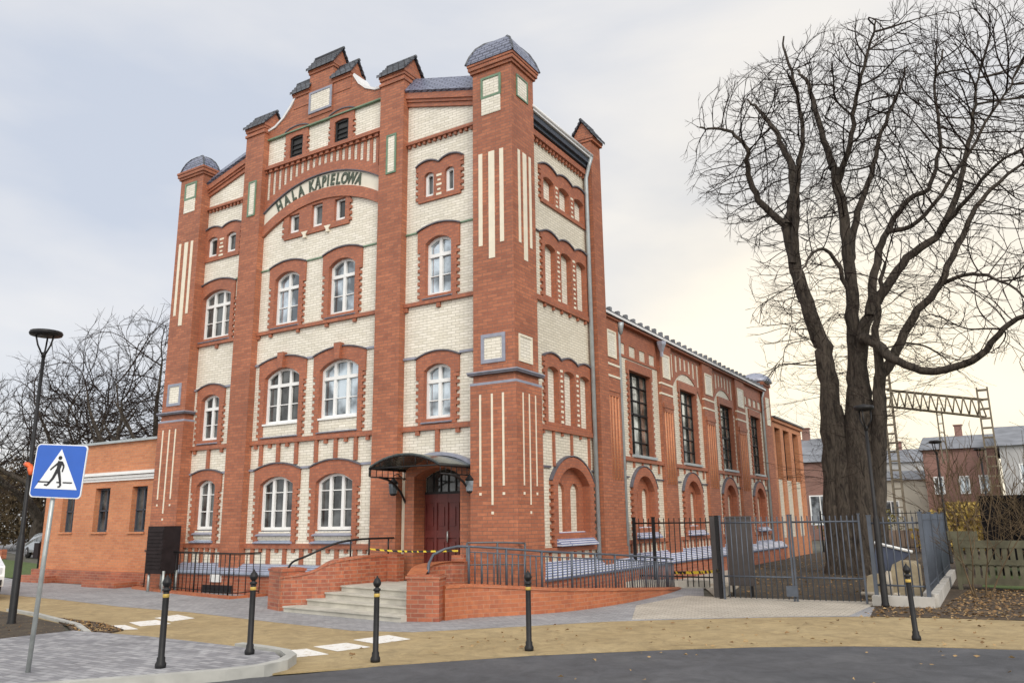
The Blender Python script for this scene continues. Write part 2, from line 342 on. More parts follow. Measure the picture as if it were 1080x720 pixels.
sheet('garden_soil', [(-6.35, 19.3), (-2.6, 19.3), (-2.3, 30), (-2.3, 52), (-9.2, 52), (-9.2, 30), (-8.7, 29.5), (-7.0, 23.2)], .005, 'soil')
sheet('side_path', [(-9.2, 22), (-7.35, 21.6), (-6.35, 19.3), (-6.9, 23.2), (-8.6, 29.9), (-9.2, 33)], .009, 'paver_beige')
# left: corner island, platform with kerb
sheet('planting_island', [(-19.2, 9.5), (-17.7, 9.3), (-16.46, 9.0), (-15.3, 8.75), (-13.9, 8.05), (-13.9, 7.0), (-16, 5.4), (-24, 4.6), (-30, 6)], .05, 'soil', .06)
sheet('cobble_patch', [(-17.2, 9.5), (-16.2, 9.15), (-15.3, 8.85), (-13.85, 8.15), (-13.5, 8.45), (-13.7, 8.95), (-15.0, 9.35)], .03, 'leafy', .03)
pl = [(-8.33, 7.72), (-8.2, 7.35), (-8.3, 6.95), (-8.6, 6.4), (-9.4, 5.3), (-12, 2), (-30, -14), (-34, -8), (-20, 5), (-16, 5.4), (-13.9, 6.9), (-13.8, 8.1), (-12, 8.25), (-10.03, 8.2), (-8.88, 8.07)]
sheet('corner_pavement', pl, .10, 'paver', .12)
kb = MB(); kpts = [(-9.9, 8.24), (-9.2, 8.18), (-8.8, 8.1), (-8.45, 7.88), (-8.24, 7.55), (-8.2, 7.2), (-8.35, 6.8), (-8.75, 6.2), (-9.45, 5.28), (-12.05, 2), (-20, -5.2)]
def offs(pts, d):
    o = []
    for i, p in enumerate(pts):
        a = pts[max(i - 1, 0)]; b_ = pts[min(i + 1, len(pts) - 1)]; dx, dy = b_[0] - a[0], b_[1] - a[1]; l = hypot(dx, dy) or 1
        o.append((p[0] - dy / l * d, p[1] + dx / l * d))
    return o
kb.prism(kpts + offs(kpts, .14)[::-1], -.02, .125); struct('kerb', kb, 'kerb')
kb = MB(); kp2 = [(-13.8, 8.3), (-15.1, 8.86), (-16.46, 9.2), (-17.7, 9.5), (-19.3, 9.75)]; kb.prism(kp2 + offs(kp2, -.1)[::-1], -.02, .06); struct('kerb', kb, 'kerb')
# crossing edge marks
def marks(name, quads):
    for q in quads:
        m = MB(); m.prism(q, .008, .0115); o = struct('road_marking', m, 'line_white')
marks('m', [[(-14.80, 9.02), (-14.02, 8.80), (-13.62, 9.18), (-14.42, 9.44)], [(-14.72, 9.72), (-13.98, 9.46), (-13.78, 9.95), (-14.6, 10.22)], [(-14.95, 10.42), (-14.1, 10.2), (-14.15, 10.75), (-15.02, 11.0)],
           [(-9.40, 8.52), (-8.72, 8.33), (-8.50, 8.72), (-9.16, 8.94)], [(-9.22, 9.14), (-8.58, 8.98), (-8.42, 9.5), (-9.04, 9.66)], [(-9.16, 9.94), (-8.55, 9.78), (-8.4, 10.42), (-9.02, 10.62)]])
# left distance: lawn strip, far street
sheet('lawn', [(-60, 16.5), (-45, 16.5), (-30.5, 16.2), (-29.6, 17.2), (-32, 19.6), (-40, 22), (-60, 28)], .014, 'grass')
sheet('side_street', [(-34, 21), (-40, 23), (-90, 42), (-200, 85), (-200, 110), (-80, 56), (-34, 34)], .002, 'old_road')
sheet('lawn', [(3, 22), (30, 24), (30, 60), (-1, 60), (-1.0, 24.5)], .012, 'grass')

# ================================================================ MAIN BUILDING
H = thing('bathhouse', 'tall gabled red and cream brick bathhouse with corner turrets and a long windowed hall', 'building', (-15.7, 15.2, 0))
BL, BM, BR = (-20.85, -18.86), (-18.06, -13.40), (-12.58, -10.24)
PF = .22     # pilaster projection
TF = .32     # turret projection

def teeth(u, sgn, v0, v1, d=.08, h=.17):
    pts = []; v_ = v0; k = 0
    while v_ < v1 - 1e-4:
        v2 = min(v_ + h / 2, v1); x = u + sgn * (d if k % 2 else 0)
        pts += [(x, v_), (x, v2)]; v_ = v2; k += 1
    return pts
def surround_poly(u0, u1, v0, vsh, vh, vtop, ow, sh):
    """toothed jambs up to vsh, shoulders of half-extra sh up to vh, segmental top"""
    R = teeth(u1 + ow, 1, v0, vsh); Lf = teeth(u0 - ow, -1, v0, vsh)
    return R + [(u1 + sh, vsh)] + arc(u0 - sh, u1 + sh, vh, vtop - vh, 10)[::-1] + [(u0 - sh, vsh)] + Lf[::-1]
def hood(mb, u0, u1, v, rise, F, t=.035, w=.085):
    a = arc(u0, u1, v, rise, 12); a2 = [(p[0], p[1] + t) for p in a]
    mb.prism(a + a2[::-1], 0, w, F)
def win_frame(F, u0, u1, v0, vs, vt, lights, transoms, pane='pane_dark', w=-.13, bw=.07, parent=H, frame_mat='white_paint', thick=(), panes=None):
    m = MB(); m.prism(arched(u0, u1, v0, vs, vt), w - .02, w + .05, F, [arched(u0 + bw, u1 - bw, v0 + bw * 1.2, vs - bw * .4, vt - bw)])
    if rf := (vt - vs):
        pass
    for i in range(1, lights):
        c = u0 + (u1 - u0) * i / lights; hw = .045 if lights > 1 else .03
        top = vs - .02 + (vt - vs) * (1 - abs((c - (u0 + u1) / 2) / ((u1 - u0) / 2)) ** 2)
        m.box(c - hw, c + hw, v0 + .04, top, w - .015, w + .055, F)
    for f_, hh in transoms:
        c = v0 + (vt - v0) * f_
        m.box(u0 + .03, u1 - .03, c - hh, c + hh, w - .01, w + (.06 if hh > .03 else .03), F)
    fr = m.build('window', frame_mat, parent)
    p = MB(); p.prism(arched(u0 + .02, u1 - .02, v0 + .02, vs - .01, vt - .02), w - .03, w - .005, F); p.build('pane', pane, fr)
    return fr
def sill(F, u0, u1, v0, v1, parent, mat='blue_trim', w=.1):
    m = MB(); P = []
    for u in (u0, u1): P += [F(u, v0, -.15), F(u, v0, w), F(u, v0 + .02, w + .01), F(u, v1, -.15)]
    m.add(P, [(0, 1, 2, 3), (7, 6, 5, 4), (0, 4, 5, 1), (1, 5, 6, 2), (2, 6, 7, 3), (3, 7, 4, 0)]); return m.build('sill', mat, parent)
def surround(F, poly, holes, parent, mat='red_smooth', w1=.05, w0=-.26, name='window_surround'):
    m = MB(); m.prism(poly, w0, w1, F, holes); return m.build(name, mat, parent)

AH = []   # openings in the street front, per wall panel
def add_window(F, wallholes, u0, u1, v0, vs, vt, lights, transoms, ow=.15, sh=.24, vsh=None, vh=None, vtop=None, pane='pane_dark', key=False, below=None, hb=None, wd=-.13):
    vsh = vsh if vsh else vs - .12; vh = vh if vh else vt + .16; vtop = vtop if vtop else vt + .3
    hole = arched(u0, u1, v0, vs, vt)
    base = below if below is not None else v0 - .14
    if hb: base = hb - .02
    sp = surround_poly(u0, u1, base, vsh, vh, vtop, ow, sh)
    fr = win_frame(F, u0, u1, v0, vs, vt, lights, transoms, pane, w=wd)
    hl = [arched(u0, u1, hb if hb else (base + .14 if below is None else v0), vs, vt)]
    surround(F, sp, hl, fr)
    wallholes.append(arched(u0 - .03, u1 + .03, v0 - .03, vs, vt + .03))
    m = MB(); hood(m, u0 - sh - .02, u1 + sh + .02, vh + .003, vtop - vh, F)
    if key:
        pass
    m.build('hood_mould', 'dark_trim', fr)
    if key:
        k = MB(); c = (u0 + u1) / 2; k.prism([(c - .09, vt - .02), (c + .09, vt - .02), (c + .12, vtop + .1), (c - .12, vtop + .1)], 0, .15, F); k.build('keystone', 'red_smooth', fr)
    return fr
T3 = [(.36, .012), (.70, .012)]; T68 = [(.34, .012), (.69, .045)]
# --- middle bay
hM = []
for (a, b_) in ((-17.58, -16.29), (-15.45, -14.16)):
    f_ = add_window(FA, hM, a, b_, 1.65, 2.86, 3.08, 3, T3, vsh=2.72, vh=3.24, vtop=3.42, key=False, hb=1.34)
    sill(FA, a - .03, b_ + .03, 1.50, 1.65, f_); m = MB(); m.box(a, b_, 1.42, 1.52, -.2, .03, FA); m.build('apron', 'cream', f_)
    sill(FA, a - .06, b_ + .06, 1.31, 1.45, f_, 'blue_glaze', .14)
for i, (a, b_) in enumerate(((-17.62, -16.24), (-15.47, -14.08))):
    f_ = add_window(FA, hM, a, b_, 4.52, 5.83, 6.08, 3, T68, vsh=5.66, vh=6.22, vtop=6.40, key=True, pane='pane_dark' if i == 0 else 'pane_sky', hb=4.12)
    m = MB(); m.box(a, b_, 4.22, 4.50, -.2, .01, FA); m.build('apron', 'cream', f_); sill(FA, a - .03, b_ + .03, 4.13, 4.23, f_, 'blue_trim', .08)
    m = MB(); m.box(a, b_, 4.48, 4.53, -.2, .06, FA); m.build('sill', 'white_paint', f_)
for i, (a, b_) in enumerate(((-17.42, -16.43), (-15.28, -14.31))):
    f_ = add_window(FA, hM, a, b_, 7.34, 8.70, 8.90, 2, T68, vsh=8.50, vh=9.06, vtop=9.21, pane='pane_sky', below=7.22)
    sill(FA, a - .06, b_ + .06, 7.23, 7.35, f_, 'blue_trim', .1)
# attic trio under the arch
AT = [(-16.97, -16.55, 10.03, 10.60), (-16.05, -15.63, 10.03, 10.72), (-15.16, -14.75, 10.03, 10.68)]
def arch_v(u, e, p, u0=-18.06, u1=-13.40):
    c = (u1 - u0) / 2; rise = p - e; R = (c * c + rise * rise) / (2 * rise); return e + rise - R + sqrt(max(R * R - (u - (u0 + u1) / 2) ** 2, 0))
top = [(u, arch_v(u, 10.13, 10.80)) for u in [-14.60 - 2.56 * i / 12 for i in range(13)]]
sp = teeth(-14.60, 1, 9.87, 10.55) + top + teeth(-17.16, -1, 9.87, 10.35)[::-1]
s0 = surround(FA, sp, [rect(a, b_, c, d) for a, b_, c, d in AT], H)
for a, b_, c, d in AT:
    win_frame(FA, a, b_, c, d - .01, d, 1, [], 'pane_dark', w=-.09, bw=.085); hM.append(rect(a - .03, b_ + .03, c - .03, d + .02))
m = MB()
for u in (-16.3, -15.4): m.prism([(u - .13, 9.97), (u + .13, 9.97), (u + .05, 9.87), (u + .05, 9.78), (u - .05, 9.78), (u - .05, 9.87)], 0, .07, FA)
m.build('bracket_ornament', 'cream_plain', H)
# gable vents
for a, b_ in ((-17.10, -16.56), (-15.28, -14.74)):
    f_ = add_window(FA, hM, a, b_, 12.42, 13.08, 13.12, 1, [], ow=.16, sh=.2, vsh=13.0, vh=13.32, vtop=13.42, pane='interior', below=12.37, wd=-.04)
    m = MB()
    for k in range(3): m.box(a + .03, b_ - .03, 12.55 + k * .15, 12.58 + k * .15, -.06, .0, FA)
    m.build('louvre', 'black_iron', f_)
    for ch in [f_]: ch.data.materials[0] = MATS['black_iron']
m = MB(); m.prism(rect(-18.3, -13.2, .2, 13.4), -.4, 0, FA, hM); m.build('wall', 'cream', H)
# arches, sign band, arcade
def band(F, u0, u1, e0, p0, e1, p1, w0, w1, mat, name):
    a = [(u0 + (u1 - u0) * i / 28,) for i in range(29)]
    lo = [(p[0], arch_v(p[0], e0, p0)) for p in a]; hi = [(p[0], arch_v(p[0], e1, p1)) for p in a]
    m = MB(); m.prism(lo + hi[::-1], w0, w1, F); return m.build(name, mat, H)
band(FA, -18.06, -13.4, 10.13, 10.80, 10.46, 11.12, 0, .09, 'red_smooth', 'arch_band')
band(FA, -18.06, -13.4, 10.46, 11.12, 10.90, 11.60, 0, .025, 'sign_plaster', 'sign_band')
m = MB(); aa = [(-18.06 + 4.66 * i / 28, 0) for i in range(29)]
lo = [(p[0], arch_v(p[0], 10.90, 11.60)) for p in aa]
hol = []
for k in range(20):
    c = -18.06 + 4.66 * (k + .5) / 20
    hol.append([(c - .068, arch_v(c, 11.24, 11.90)), (c + .068, arch_v(c, 11.24, 11.90)), (c + .068, 12.2), (c - .068, 12.2)])
m.prism(lo + [(-13.4, 12.27), (-18.06, 12.27)], 0, .045, FA, hol); m.build('arcade_band', 'red_smooth', H)
band(FA, -18.06, -13.4, 10.88, 11.58, 10.91, 11.61, 0, .09, 'dark_trim', 'arch_moulding')
m = MB(); m.box(-18.06, -13.4, 12.27, 12.38, 0, .14, FA)
for k in range(21):
    c = -18.06 + 4.66 * k / 20; m.box(max(c - .06, -18.06), min(c + .06, -13.4), 12.18, 12.27, .03, .10, FA)
m.build('belt_course', 'red_smooth', H)
# lettering on the arch band
txt = 'HALA KĄPIELOWA'; let = MB()
us = [-17.42, -17.12, -16.83, -16.54, None, -16.12, -15.86, -15.62, -15.46, -15.28, -15.06, -14.82, -14.55, -14.27]
for ch, u in zip(txt, us):
    if u is None: continue
    cu = bpy.data.curves.new('glyph', 'FONT'); cu.body = ch; cu.size = .46; cu.extrude = .012; cu.offset = .014; cu.align_x = 'CENTER'; cu.resolution_u = 3; cu.space_character = 1
    ob = bpy.data.objects.new('glyph', cu); me = bpy.data.meshes.new_from_object(ob)
    vm = (arch_v(u, 10.46, 11.12) + arch_v(u, 10.9, 11.6)) / 2; sl = (arch_v(u + .01, 10.6, 11.3) - arch_v(u - .01, 10.6, 11.3)) / .02; an = math.atan(sl)
    P = []
    for q in me.vertices:
        x, y = q.co.x * .70, q.co.y - .165; P.append(FA(u + x * cos(an) - y * sin(an), vm + x * sin(an) + y * cos(an), .04 + q.co.z))
    let.add(P, [tuple(p.vertices) for p in me.polygons])
    bpy.data.objects.remove(ob); bpy.data.curves.remove(cu); bpy.data.meshes.remove(me)
let.build('lettering', 'letter_green', H)
# gable top
gp = [(-18.06, 13.30), (-13.4, 13.30), (-13.4, 13.60), (-13.75, 13.62), (-14.1, 13.78), (-14.38, 14.02), (-14.62, 14.36), (-14.62, 14.5), (-16.9, 14.5), (-16.9, 14.36), (-17.12, 14.1), (-17.4, 13.82), (-17.75, 13.62), (-18.06, 13.56)]
m = MB(); m.prism(gp, -.45, .06, FA); m.build('gable', 'red', H)
m = MB()
for seg in ([(-13.4, 13.60), (-13.75, 13.62), (-14.1, 13.78), (-14.38, 14.02), (-14.60, 14.36)], [(-18.06, 13.56), (-17.75, 13.62), (-17.4, 13.82), (-17.12, 14.1), (-16.92, 14.36)]):
    o2 = offs(seg, -.07 if seg[0][0] > -15 else .07); m.prism(seg + o2[::-1], -.48, .10, FA)
m.build('gable_coping', 'white_metal', H)
m = MB(); m.box(-18.06, -13.4, 13.27, 13.31, 0, .09, FA); m.build('string_course', 'green_trim', H)
# caps: saddle roof running along X (axis 'x') or Y
def cap(name, x0, x1, y0, y1, z0, rise, parent, axis='x', over=.07):
    xa, xb, ya, yb = x0 - over, x1 + over, y0 - over, y1 + over
    m = MB(); m.box(xa + .02, xb - .02, ya + .02, yb - .02, z0 - .06, z0 + .02); m.box(x0 - .03, x1 + .03, y0 - .03, y1 + .03, z0 - .14, z0 - .06)
    if axis == 'x':
        ym = (ya + yb) / 2
        P = [(x, y, z) for x in (x0 - .02, x1 + .02) for (y, z) in ((ya + .04, z0), (yb - .04, z0), (ym, z0 + rise - .05))]
    else:
        xm = (xa + xb) / 2
        P = [(x, y, z) for y in (y0 - .02, y1 + .02) for (x, z) in ((xa + .04, z0), (xb - .04, z0), (xm, z0 + rise - .05))]
    m.add(P, [(0, 1, 2), (3, 5, 4), (0, 3, 4, 1), (1, 4, 5, 2), (2, 5, 3, 0)])
    m.build('pinnacle', 'red', parent)
    t_ = MB(); n = 4
    for sgn in (-1, 1):
        for k in range(n):
            a, b_ = k / n, (k + 1.12) / n
            if axis == 'x':
                hy = (yb - ya) / 2 + .03; ym = (ya + yb) / 2
                p0 = (ym + sgn * hy * (1 - a), z0 - .03 + rise * a); p1 = (ym + sgn * hy * (1 - min(b_, 1)), z0 - .03 + rise * min(b_, 1))
                P = [(x, p[0], p[1] + dz) for x in (xa - .02, xb + .02) for p, dz in ((p0, 0), (p1, 0), (p1, .03), (p0, .085))]
            else:
                hx = (xb - xa) / 2 + .03; xm = (xa + xb) / 2
                p0 = (xm + sgn * hx * (1 - a), z0 - .03 + rise * a); p1 = (xm + sgn * hx * (1 - min(b_, 1)), z0 - .03 + rise * min(b_, 1))
                P = [(p[0], y, p[1] + dz) for y in (ya - .02, yb + .02) for p, dz in ((p0, 0), (p1, 0), (p1, .03), (p0, .085))]
            t_.add(P, [(0, 1, 2, 3), (7, 6, 5, 4), (0, 4, 5, 1), (1, 5, 6, 2), (2, 6, 7, 3), (3, 7, 4, 0)])
    if axis == 'x': t_.tube([(xa - .04, (ya + yb) / 2, z0 + rise), (xb + .04, (ya + yb) / 2, z0 + rise)], .05, 6)
    else: t_.tube([((xa + xb) / 2, ya - .04, z0 + rise), ((xa + xb) / 2, yb + .04, z0 + rise)], .05, 6)
    t_.build('cap_tiles', 'tile_black', parent)
def framed_panel(F, u0, u1, v0, v1, w, parent, fm='blue_trim', fw=.07, pm='cream', green_part=None):
    m = MB(); m.prism(rect(u0, u1, v0, v1), w - .02, w + .025, F, [rect(u0 + fw, u1 - fw, v0 + fw, v1 - fw)]); p = m.build('panel_frame', fm, parent)
    m = MB(); m.box(u0 + fw * .8, u1 - fw * .8, v0 + fw * .8, v1 - fw * .8, w - .02, w + .008, F); m.build('inset_panel', pm, parent)
yp = YA - PF
# central tower of gable
m = MB(); m.box(-16.34, -15.38, YA - .09, YA + .5, 13.5, 14.98); tw = m.build('gable_tower', 'red', H)
framed_panel(FA, -16.32, -15.4, 13.62, 14.32, .09, tw)
cap('c', -16.34, -15.38, YA - .09, YA + .5, 15.06, .58, tw)
for a, b_ in ((-17.0, -16.36), (-15.36, -14.68)):
    m = MB(); m.box(a, b_, YA - .075, YA + .35, 14.0, 14.42); s_ = m.build('gable_shoulder', 'red', H); cap('c', a, b_, YA - .075, YA + .35, 14.5, .46, s_)
# giant pilasters
for a, b_ in ((-18.86, -18.06), (-13.40, -12.58)):
    m = MB(); m.box(a, b_, YA - PF, YA + .5, 0, 13.72); m.box(a - .03, b_ + .03, YA - PF - .04, YA + .52, 13.5, 13.58); p = m.build('pilaster', 'red', H)
    cap('c', a, b_, YA - PF, YA + .52, 13.80, .55, p)
    c = (a + b_) / 2 + .02; framed_panel(FA, c - .17, c + .17, 10.85, 11.98, PF, p, 'green_trim', .05)
# --- right bay (door)
hR = []
f_ = add_window(FA, hR, -11.92, -11.11, 4.24, 5.42, 5.58, 2, T68, ow=.16, sh=.25, vsh=5.3, vh=5.72, vtop=5.88, pane='pane_sky', below=4.1); sill(FA, -11.97, -11.06, 4.12, 4.25, f_, 'blue_trim')
f_ = add_window(FA, hR, -11.92, -11.11, 7.34, 8.70, 8.87, 2, T68, ow=.16, sh=.25, vsh=8.5, vh=9.06, vtop=9.2, pane='pane_sky', below=7.22); sill(FA, -11.97, -11.06, 7.23, 7.35, f_, 'blue_trim')
f_ = add_window(FA, hL_ := [], -20.63, -19.33, 7.34, 8.66, 8.86, 3, T68, ow=.14, sh=.16, vsh=8.5, vh=9.02, vtop=9.18, pane='pane_dark', below=7.22); sill(FA, -20.68, -19.28, 7.23, 7.35, f_, 'blue_trim')
f_ = add_window(FA, hL_, -20.34, -19.53, 4.24, 5.46, 5.60, 2, T68, ow=.16, sh=.22, vsh=5.3, vh=5.74, vtop=5.9, pane='pane_dark', below=4.1); sill(FA, -20.38, -19.49, 4.12, 4.25, f_, 'blue_trim')
f_ = add_window(FA, hL_, -20.28, -19.46, 1.69, 2.92, 3.09, 2, T3, ow=.16, sh=.25, vsh=2.74, vh=3.24, vtop=3.37, pane='pane_dark', hb=1.34)
sill(FA, -20.3, -19.44, 1.54, 1.69, f_); m = MB(); m.box(-20.28, -19.46, 1.44, 1.56, -.2, .03, FA); m.build('apron', 'cream', f_); sill(FA, -20.34, -19.4, 1.32, 1.46, f_, 'blue_glaze', .14)
def attic_pair(F, hl, wins, ow, base, vh, wav, blind=False, fr=True):
    a0, a1 = wins[0][0] - ow, wins[-1][1] + ow
    R = teeth(a1, 1, base, vh - .12); Lf = teeth(a0, -1, base, vh - .12); top = []; n = len(wins); ew = (a1 - a0 + .16) / n
    for i in range(n - 1, -1, -1): top += arc(a0 - .08 + ew * i, a0 - .08 + ew * (i + 1), vh, wav, 8)[::-1]
    holes = [arched(a, b_, c, d - .08, d) for a, b_, c, d in wins]
    s = surround(F, R + [(a1 + .08, vh - .12)] + top + [(a0 - .08, vh - .12)] + Lf[::-1], holes, H)
    m = MB()
    for i in range(n): hood(m, a0 - .08 + ew * i, a0 - .08 + ew * (i + 1), vh + .003, wav, F, .038, .09)
    m.build('hood_mould', 'dark_trim', s)
    m = MB()   # cream tooth pattern on the piers between the lights
    for i in range(n - 1):
        c = (wins[i][1] + wins[i + 1][0]) / 2; hw = (wins[i + 1][0] - wins[i][1]) / 2 * .45; v_ = base + .1; k = 0
        while v_ < wins[i][3] - .08:
            m.box(c - hw * (.6 if k % 2 else 1), c + hw * (.6 if k % 2 else 1), v_, v_ + (.06 if k % 2 == 0 else .05), .04, .058, F); v_ += .13; k += 1
    m.build('tooth_inlay', 'cream_plain', s)
    for a, b_, c, d in wins:
        if blind:
            q = MB(); q.prism(arched(a + .0, b_ - .0, c, d - .08, d), -.22, -.10, F); q.build('blind_window', 'cream', s)
        else:
            win_frame(F, a, b_, c, d - .08, d, 1, [], 'pane_dark', w=-.08, bw=.075)
            hl.append(rect(a - .03, b_ + .03, c - .03, d + .02))
    return s
attic_pair(FA, hR, [(-11.98, -11.68, 9.99, 10.66), (-11.32, -11.03, 9.99, 10.66)], .2, 9.86, 10.86, .12)
attic_pair(FA, hL_, [(-20.60, -20.15, 9.99, 10.64), (-19.72, -19.28, 9.99, 10.64)], .17, 9.84, 10.84, .12)
# raking tops of side bays
def rake(u, base, sgn): return base
DO = (-12.08, -10.74)
hR.append(arched(DO[0] - .03, DO[1] + .03, .3, 2.86, 3.06))
m = MB(); m.prism([(-12.9, .2), (-10.0, .2), (-10.0, 12.10), (-12.9, 13.0)], -.4, 0, FA, hR); m.build('wall', 'cream', H)
m = MB(); m.prism([(-21.2, .2), (-18.6, .2), (-18.6, 12.8), (-21.2, 12.0)], -.4, 0, FA, hL_); m.build('wall', 'cream', H)
def parapet(u0, z0, u1, z1):
    m = MB(); q = lambda a, b_: [(u0, z0 + a), (u1, z1 + a), (u1, z1 + b_), (u0, z0 + b_)]
    m.prism(q(0, .12), -.4, .06, FA); m.prism(q(.12, .2), -.4, .1, FA); m.prism(q(.2, .44), -.4, .14, FA); p = m.build('parapet', 'red_smooth', H)
    m = MB(); P = []
    for (u, z) in ((u0, z0), (u1, z1)): P += [FA(u, z + .42, .2), FA(u, z + .98, -.22), FA(u, z + .9, -.3), FA(u, z + .36, .12)]
    m.add(P, [(0, 1, 2, 3), (7, 6, 5, 4), (0, 4, 5, 1), (1, 5, 6, 2), (2, 6, 7, 3), (3, 7, 4, 0)]); m.build('parapet_tiles', 'tile', p)
parapet(-12.58, 12.75, -10.24, 12.10); parapet(-20.85, 12.03, -18.86, 12.58)
# string courses, belts, dentils of the street front
gm, rm, bmh = MB(), MB(), MB()
for (a, b_), hs in ((BL, ((3.25, -20.54, -19.2), (5.76, -20.56, -19.31))), (BR, ((5.76, -12.18, -10.85),)), (BM, ((3.25, -17.84, -16.03), (6.22, -17.88, -15.98)))):
    for z, x0, x1 in hs:
        if (a, b_) == BM:
            x2, x3 = (-15.71, -13.9) if z < 4 else (-15.73, -13.82); segs = ((a, x0), (x1, x2), (x3, b_))
        else: segs = ((a, x0), (x1, b_))
        for s0_, s1_ in segs: bmh.box(s0_, s1_, z, z + .055, 0, .05, FA)
for segs in (((-18.06, -17.68), (-16.17, -15.54), (-14.05, -13.4)), ((-12.58, -12.18), (-10.85, -10.24)), ((-20.85, -20.79), (-19.17, -18.86))):
    for s0_, s1_ in segs: gm.box(s0_, s1_, 9.06, 9.10, 0, .035, FA)
gm.build('string_course', 'green_trim', H); bmh.build('string_course', 'blue_trim', H)
for a, b_ in (BL, BM, BR):
    if (a, b_) != BR: rm.box(a, b_, 1.18, 1.31, 0, .08, FA)
    rm.box(a, b_, 3.97, 4.09, 0, .08, FA); rm.box(a, b_, 7.12, 7.22, 0, .08, FA)
    if (a, b_) != BM:
        rm.box(a, b_, 11.58, 11.66, 0, .10, FA); n = int((b_ - a) / .16)
        for k in range(n): rm.box(a + (k + .3) * (b_ - a) / n, a + (k + .75) * (b_ - a) / n, 11.5, 11.58, 0, .07, FA)
# vertical strips and tabs
def strips(us, v0, v1, w=.06, hw=.055):
    for u in us: rm.box(u - hw, u + hw, v0, v1, 0, w, FA)
for k in range(8):
    c = BM[0] + (BM[1] - BM[0]) * (k + .5) / 7.5
    if c < BM[1]: strips([c], .7, 1.18, .05, .06)
    c2 = BM[0] + (BM[1] - BM[0]) * (k + 1.0) / 7.5
    if c2 < BM[1]: strips([c2], 1.08, 1.18, .05, .05)
strips((-20.38, -19.88, -19.38), .7, 1.18); strips((-20.1, -19.63, -19.1), 1.08, 1.18)
strips((-17.62, -16.94, -16.24), 3.38, 3.97); strips((-15.5, -14.8, -14.1), 3.38, 3.97); strips((-17.85, -17.28, -16.6, -15.16, -14.45, -13.7), 3.86, 3.97)
strips((-19.87,), 3.38, 3.97); strips((-20.5, -19.3), 3.86, 3.97); strips((-11.5,), 3.38, 3.97); strips((-12.1, -10.9), 3.86, 3.97)
strips((-17.5, -16.4, -15.3, -14.28, -18.0, -13.46), 7.02, 7.12); strips((-11.5, -12.52, -10.3, -19.85, -20.8), 7.0, 7.12)
rm.build('belt_course', 'red_smooth', H)
# plinth of the street front
def plinth(F, u0, u1, mat='blue_glaze', wt=.05, wb=.36, zt=.78, zb=.52):
    m = MB(); m.box(u0, u1, 0, zb - .035, -.3, wb - .02, F); p = m.build('plinth', 'clinker', H)
    m = MB(); P = []
    for u in (u0, u1): P += [F(u, zb, -.2), F(u, zb, wb + .02), F(u, zb + .06, wb + .02), F(u, zt, wt), F(u, zt, -.2)]
    m.add(P, [(0, 1, 2, 3, 4), (9, 8, 7, 6, 5), (0, 5, 6, 1), (1, 6, 7, 2), (2, 7, 8, 3), (3, 8, 9, 4), (4, 9, 5, 0)])
    m.build('plinth_ledge', mat, p)
    m = MB(); m.box(u0, u1, zb - .035, zb, -.2, wb + .03, F); m.build('plinth_drip', 'dark_trim', p)
plinth(FA, -21.0, -12.6)
# cellar window light in plinth
m = MB(); m.box(-18.95, -18.55, .30, .50, .33, .40, FA); m.build('cellar_lamp', 'white_paint', H)
m = MB(); m.box(-19.3, -18.1, .02, .22, .30, .36, FA); m.build('cellar_grille', 'sign_black', H)

# --- door
dr = MB(); dr.prism([(-12.36, .5), (-12.36, 3.02)] + arc(-12.42, -10.40, 3.02, .26, 10) + [(-10.46, 3.02), (-10.46, .5)], -.3, .16, FA, [[(DO[0], .501), (DO[0], 2.86)] + arc(DO[0], DO[1], 2.86, .2, 8) + [(DO[1], .501)]])
door = MB()
door.box(DO[0] + .02, DO[1] - .02, .5, 2.46, -.34, -.27, FA)
doorO = door.build('entrance_door', 'door', H)
dr.build('door_surround', 'red', doorO)
m = MB(); hood(m, -12.46, -10.36, 3.04, .30, FA, .08, .2); m.build('hood_mould', 'blue_trim', doorO)
m = MB(); ux = [DO[0] + .02 + (DO[1] - DO[0] - .04) * k / 4 for k in range(5)]
for k in range(5): m.box(max(ux[k] - .035, DO[0] + .02), min(ux[k] + .035, DO[1] - .02), .5, 2.46, -.27, -.235, FA)
for z0_, z1_ in ((.52, .68), (1.45, 1.62), (2.26, 2.46)): m.box(DO[0] + .02, DO[1] - .02, z0_, z1_, -.27, -.24, FA)
for k in range(4):
    for z0_, z1_ in ((.78, 1.36), (1.72, 2.16)): m.box(ux[k] + .08, ux[k + 1] - .08, z0_, z1_, -.27, -.25, FA)
m.build('door_panelling', 'door', doorO)
m = MB(); m.prism([(DO[0] + .02, 2.5), (DO[1] - .02, 2.5)] + arc(DO[0] + .02, DO[1] - .02, 2.84, .2, 8)[::-1], -.36, -.32, FA); m.build('transom_glass', 'pane_dark', doorO)
m = MB(); m.box(DO[0], DO[1], 2.45, 2.52, -.34, -.25, FA)
for k in range(1, 6): m.box(DO[0] + k * .223 - .012, DO[0] + k * .223 + .012, 2.5, 2.98, -.33, -.29, FA)
m.build('transom_bars', 'black_iron', doorO)
m = MB(); m.tube([FA(-11.36, 1.35, -.2), FA(-11.36, 1.6, -.2)], .018, 6); m.build('handle', 'galv', doorO)
m = MB(); m.box(-12.34, -10.4, .3, 3.0, -.5, -.36, FA); m.build('door_recess', 'interior', doorO)
# cream toothing beside the door
m = MB(); m.prism(teeth(-12.42, 1, .6, 2.9, .05) + [(-12.56, 2.9), (-12.56, .6)], .0, .02, FA); m.prism([(-10.26, .6), (-10.26, 2.9)] + teeth(-10.40, -1, .6, 2.9, .05)[::-1], 0, .02, FA); m.build('tooth_inlay', 'cream_plain', doorO)
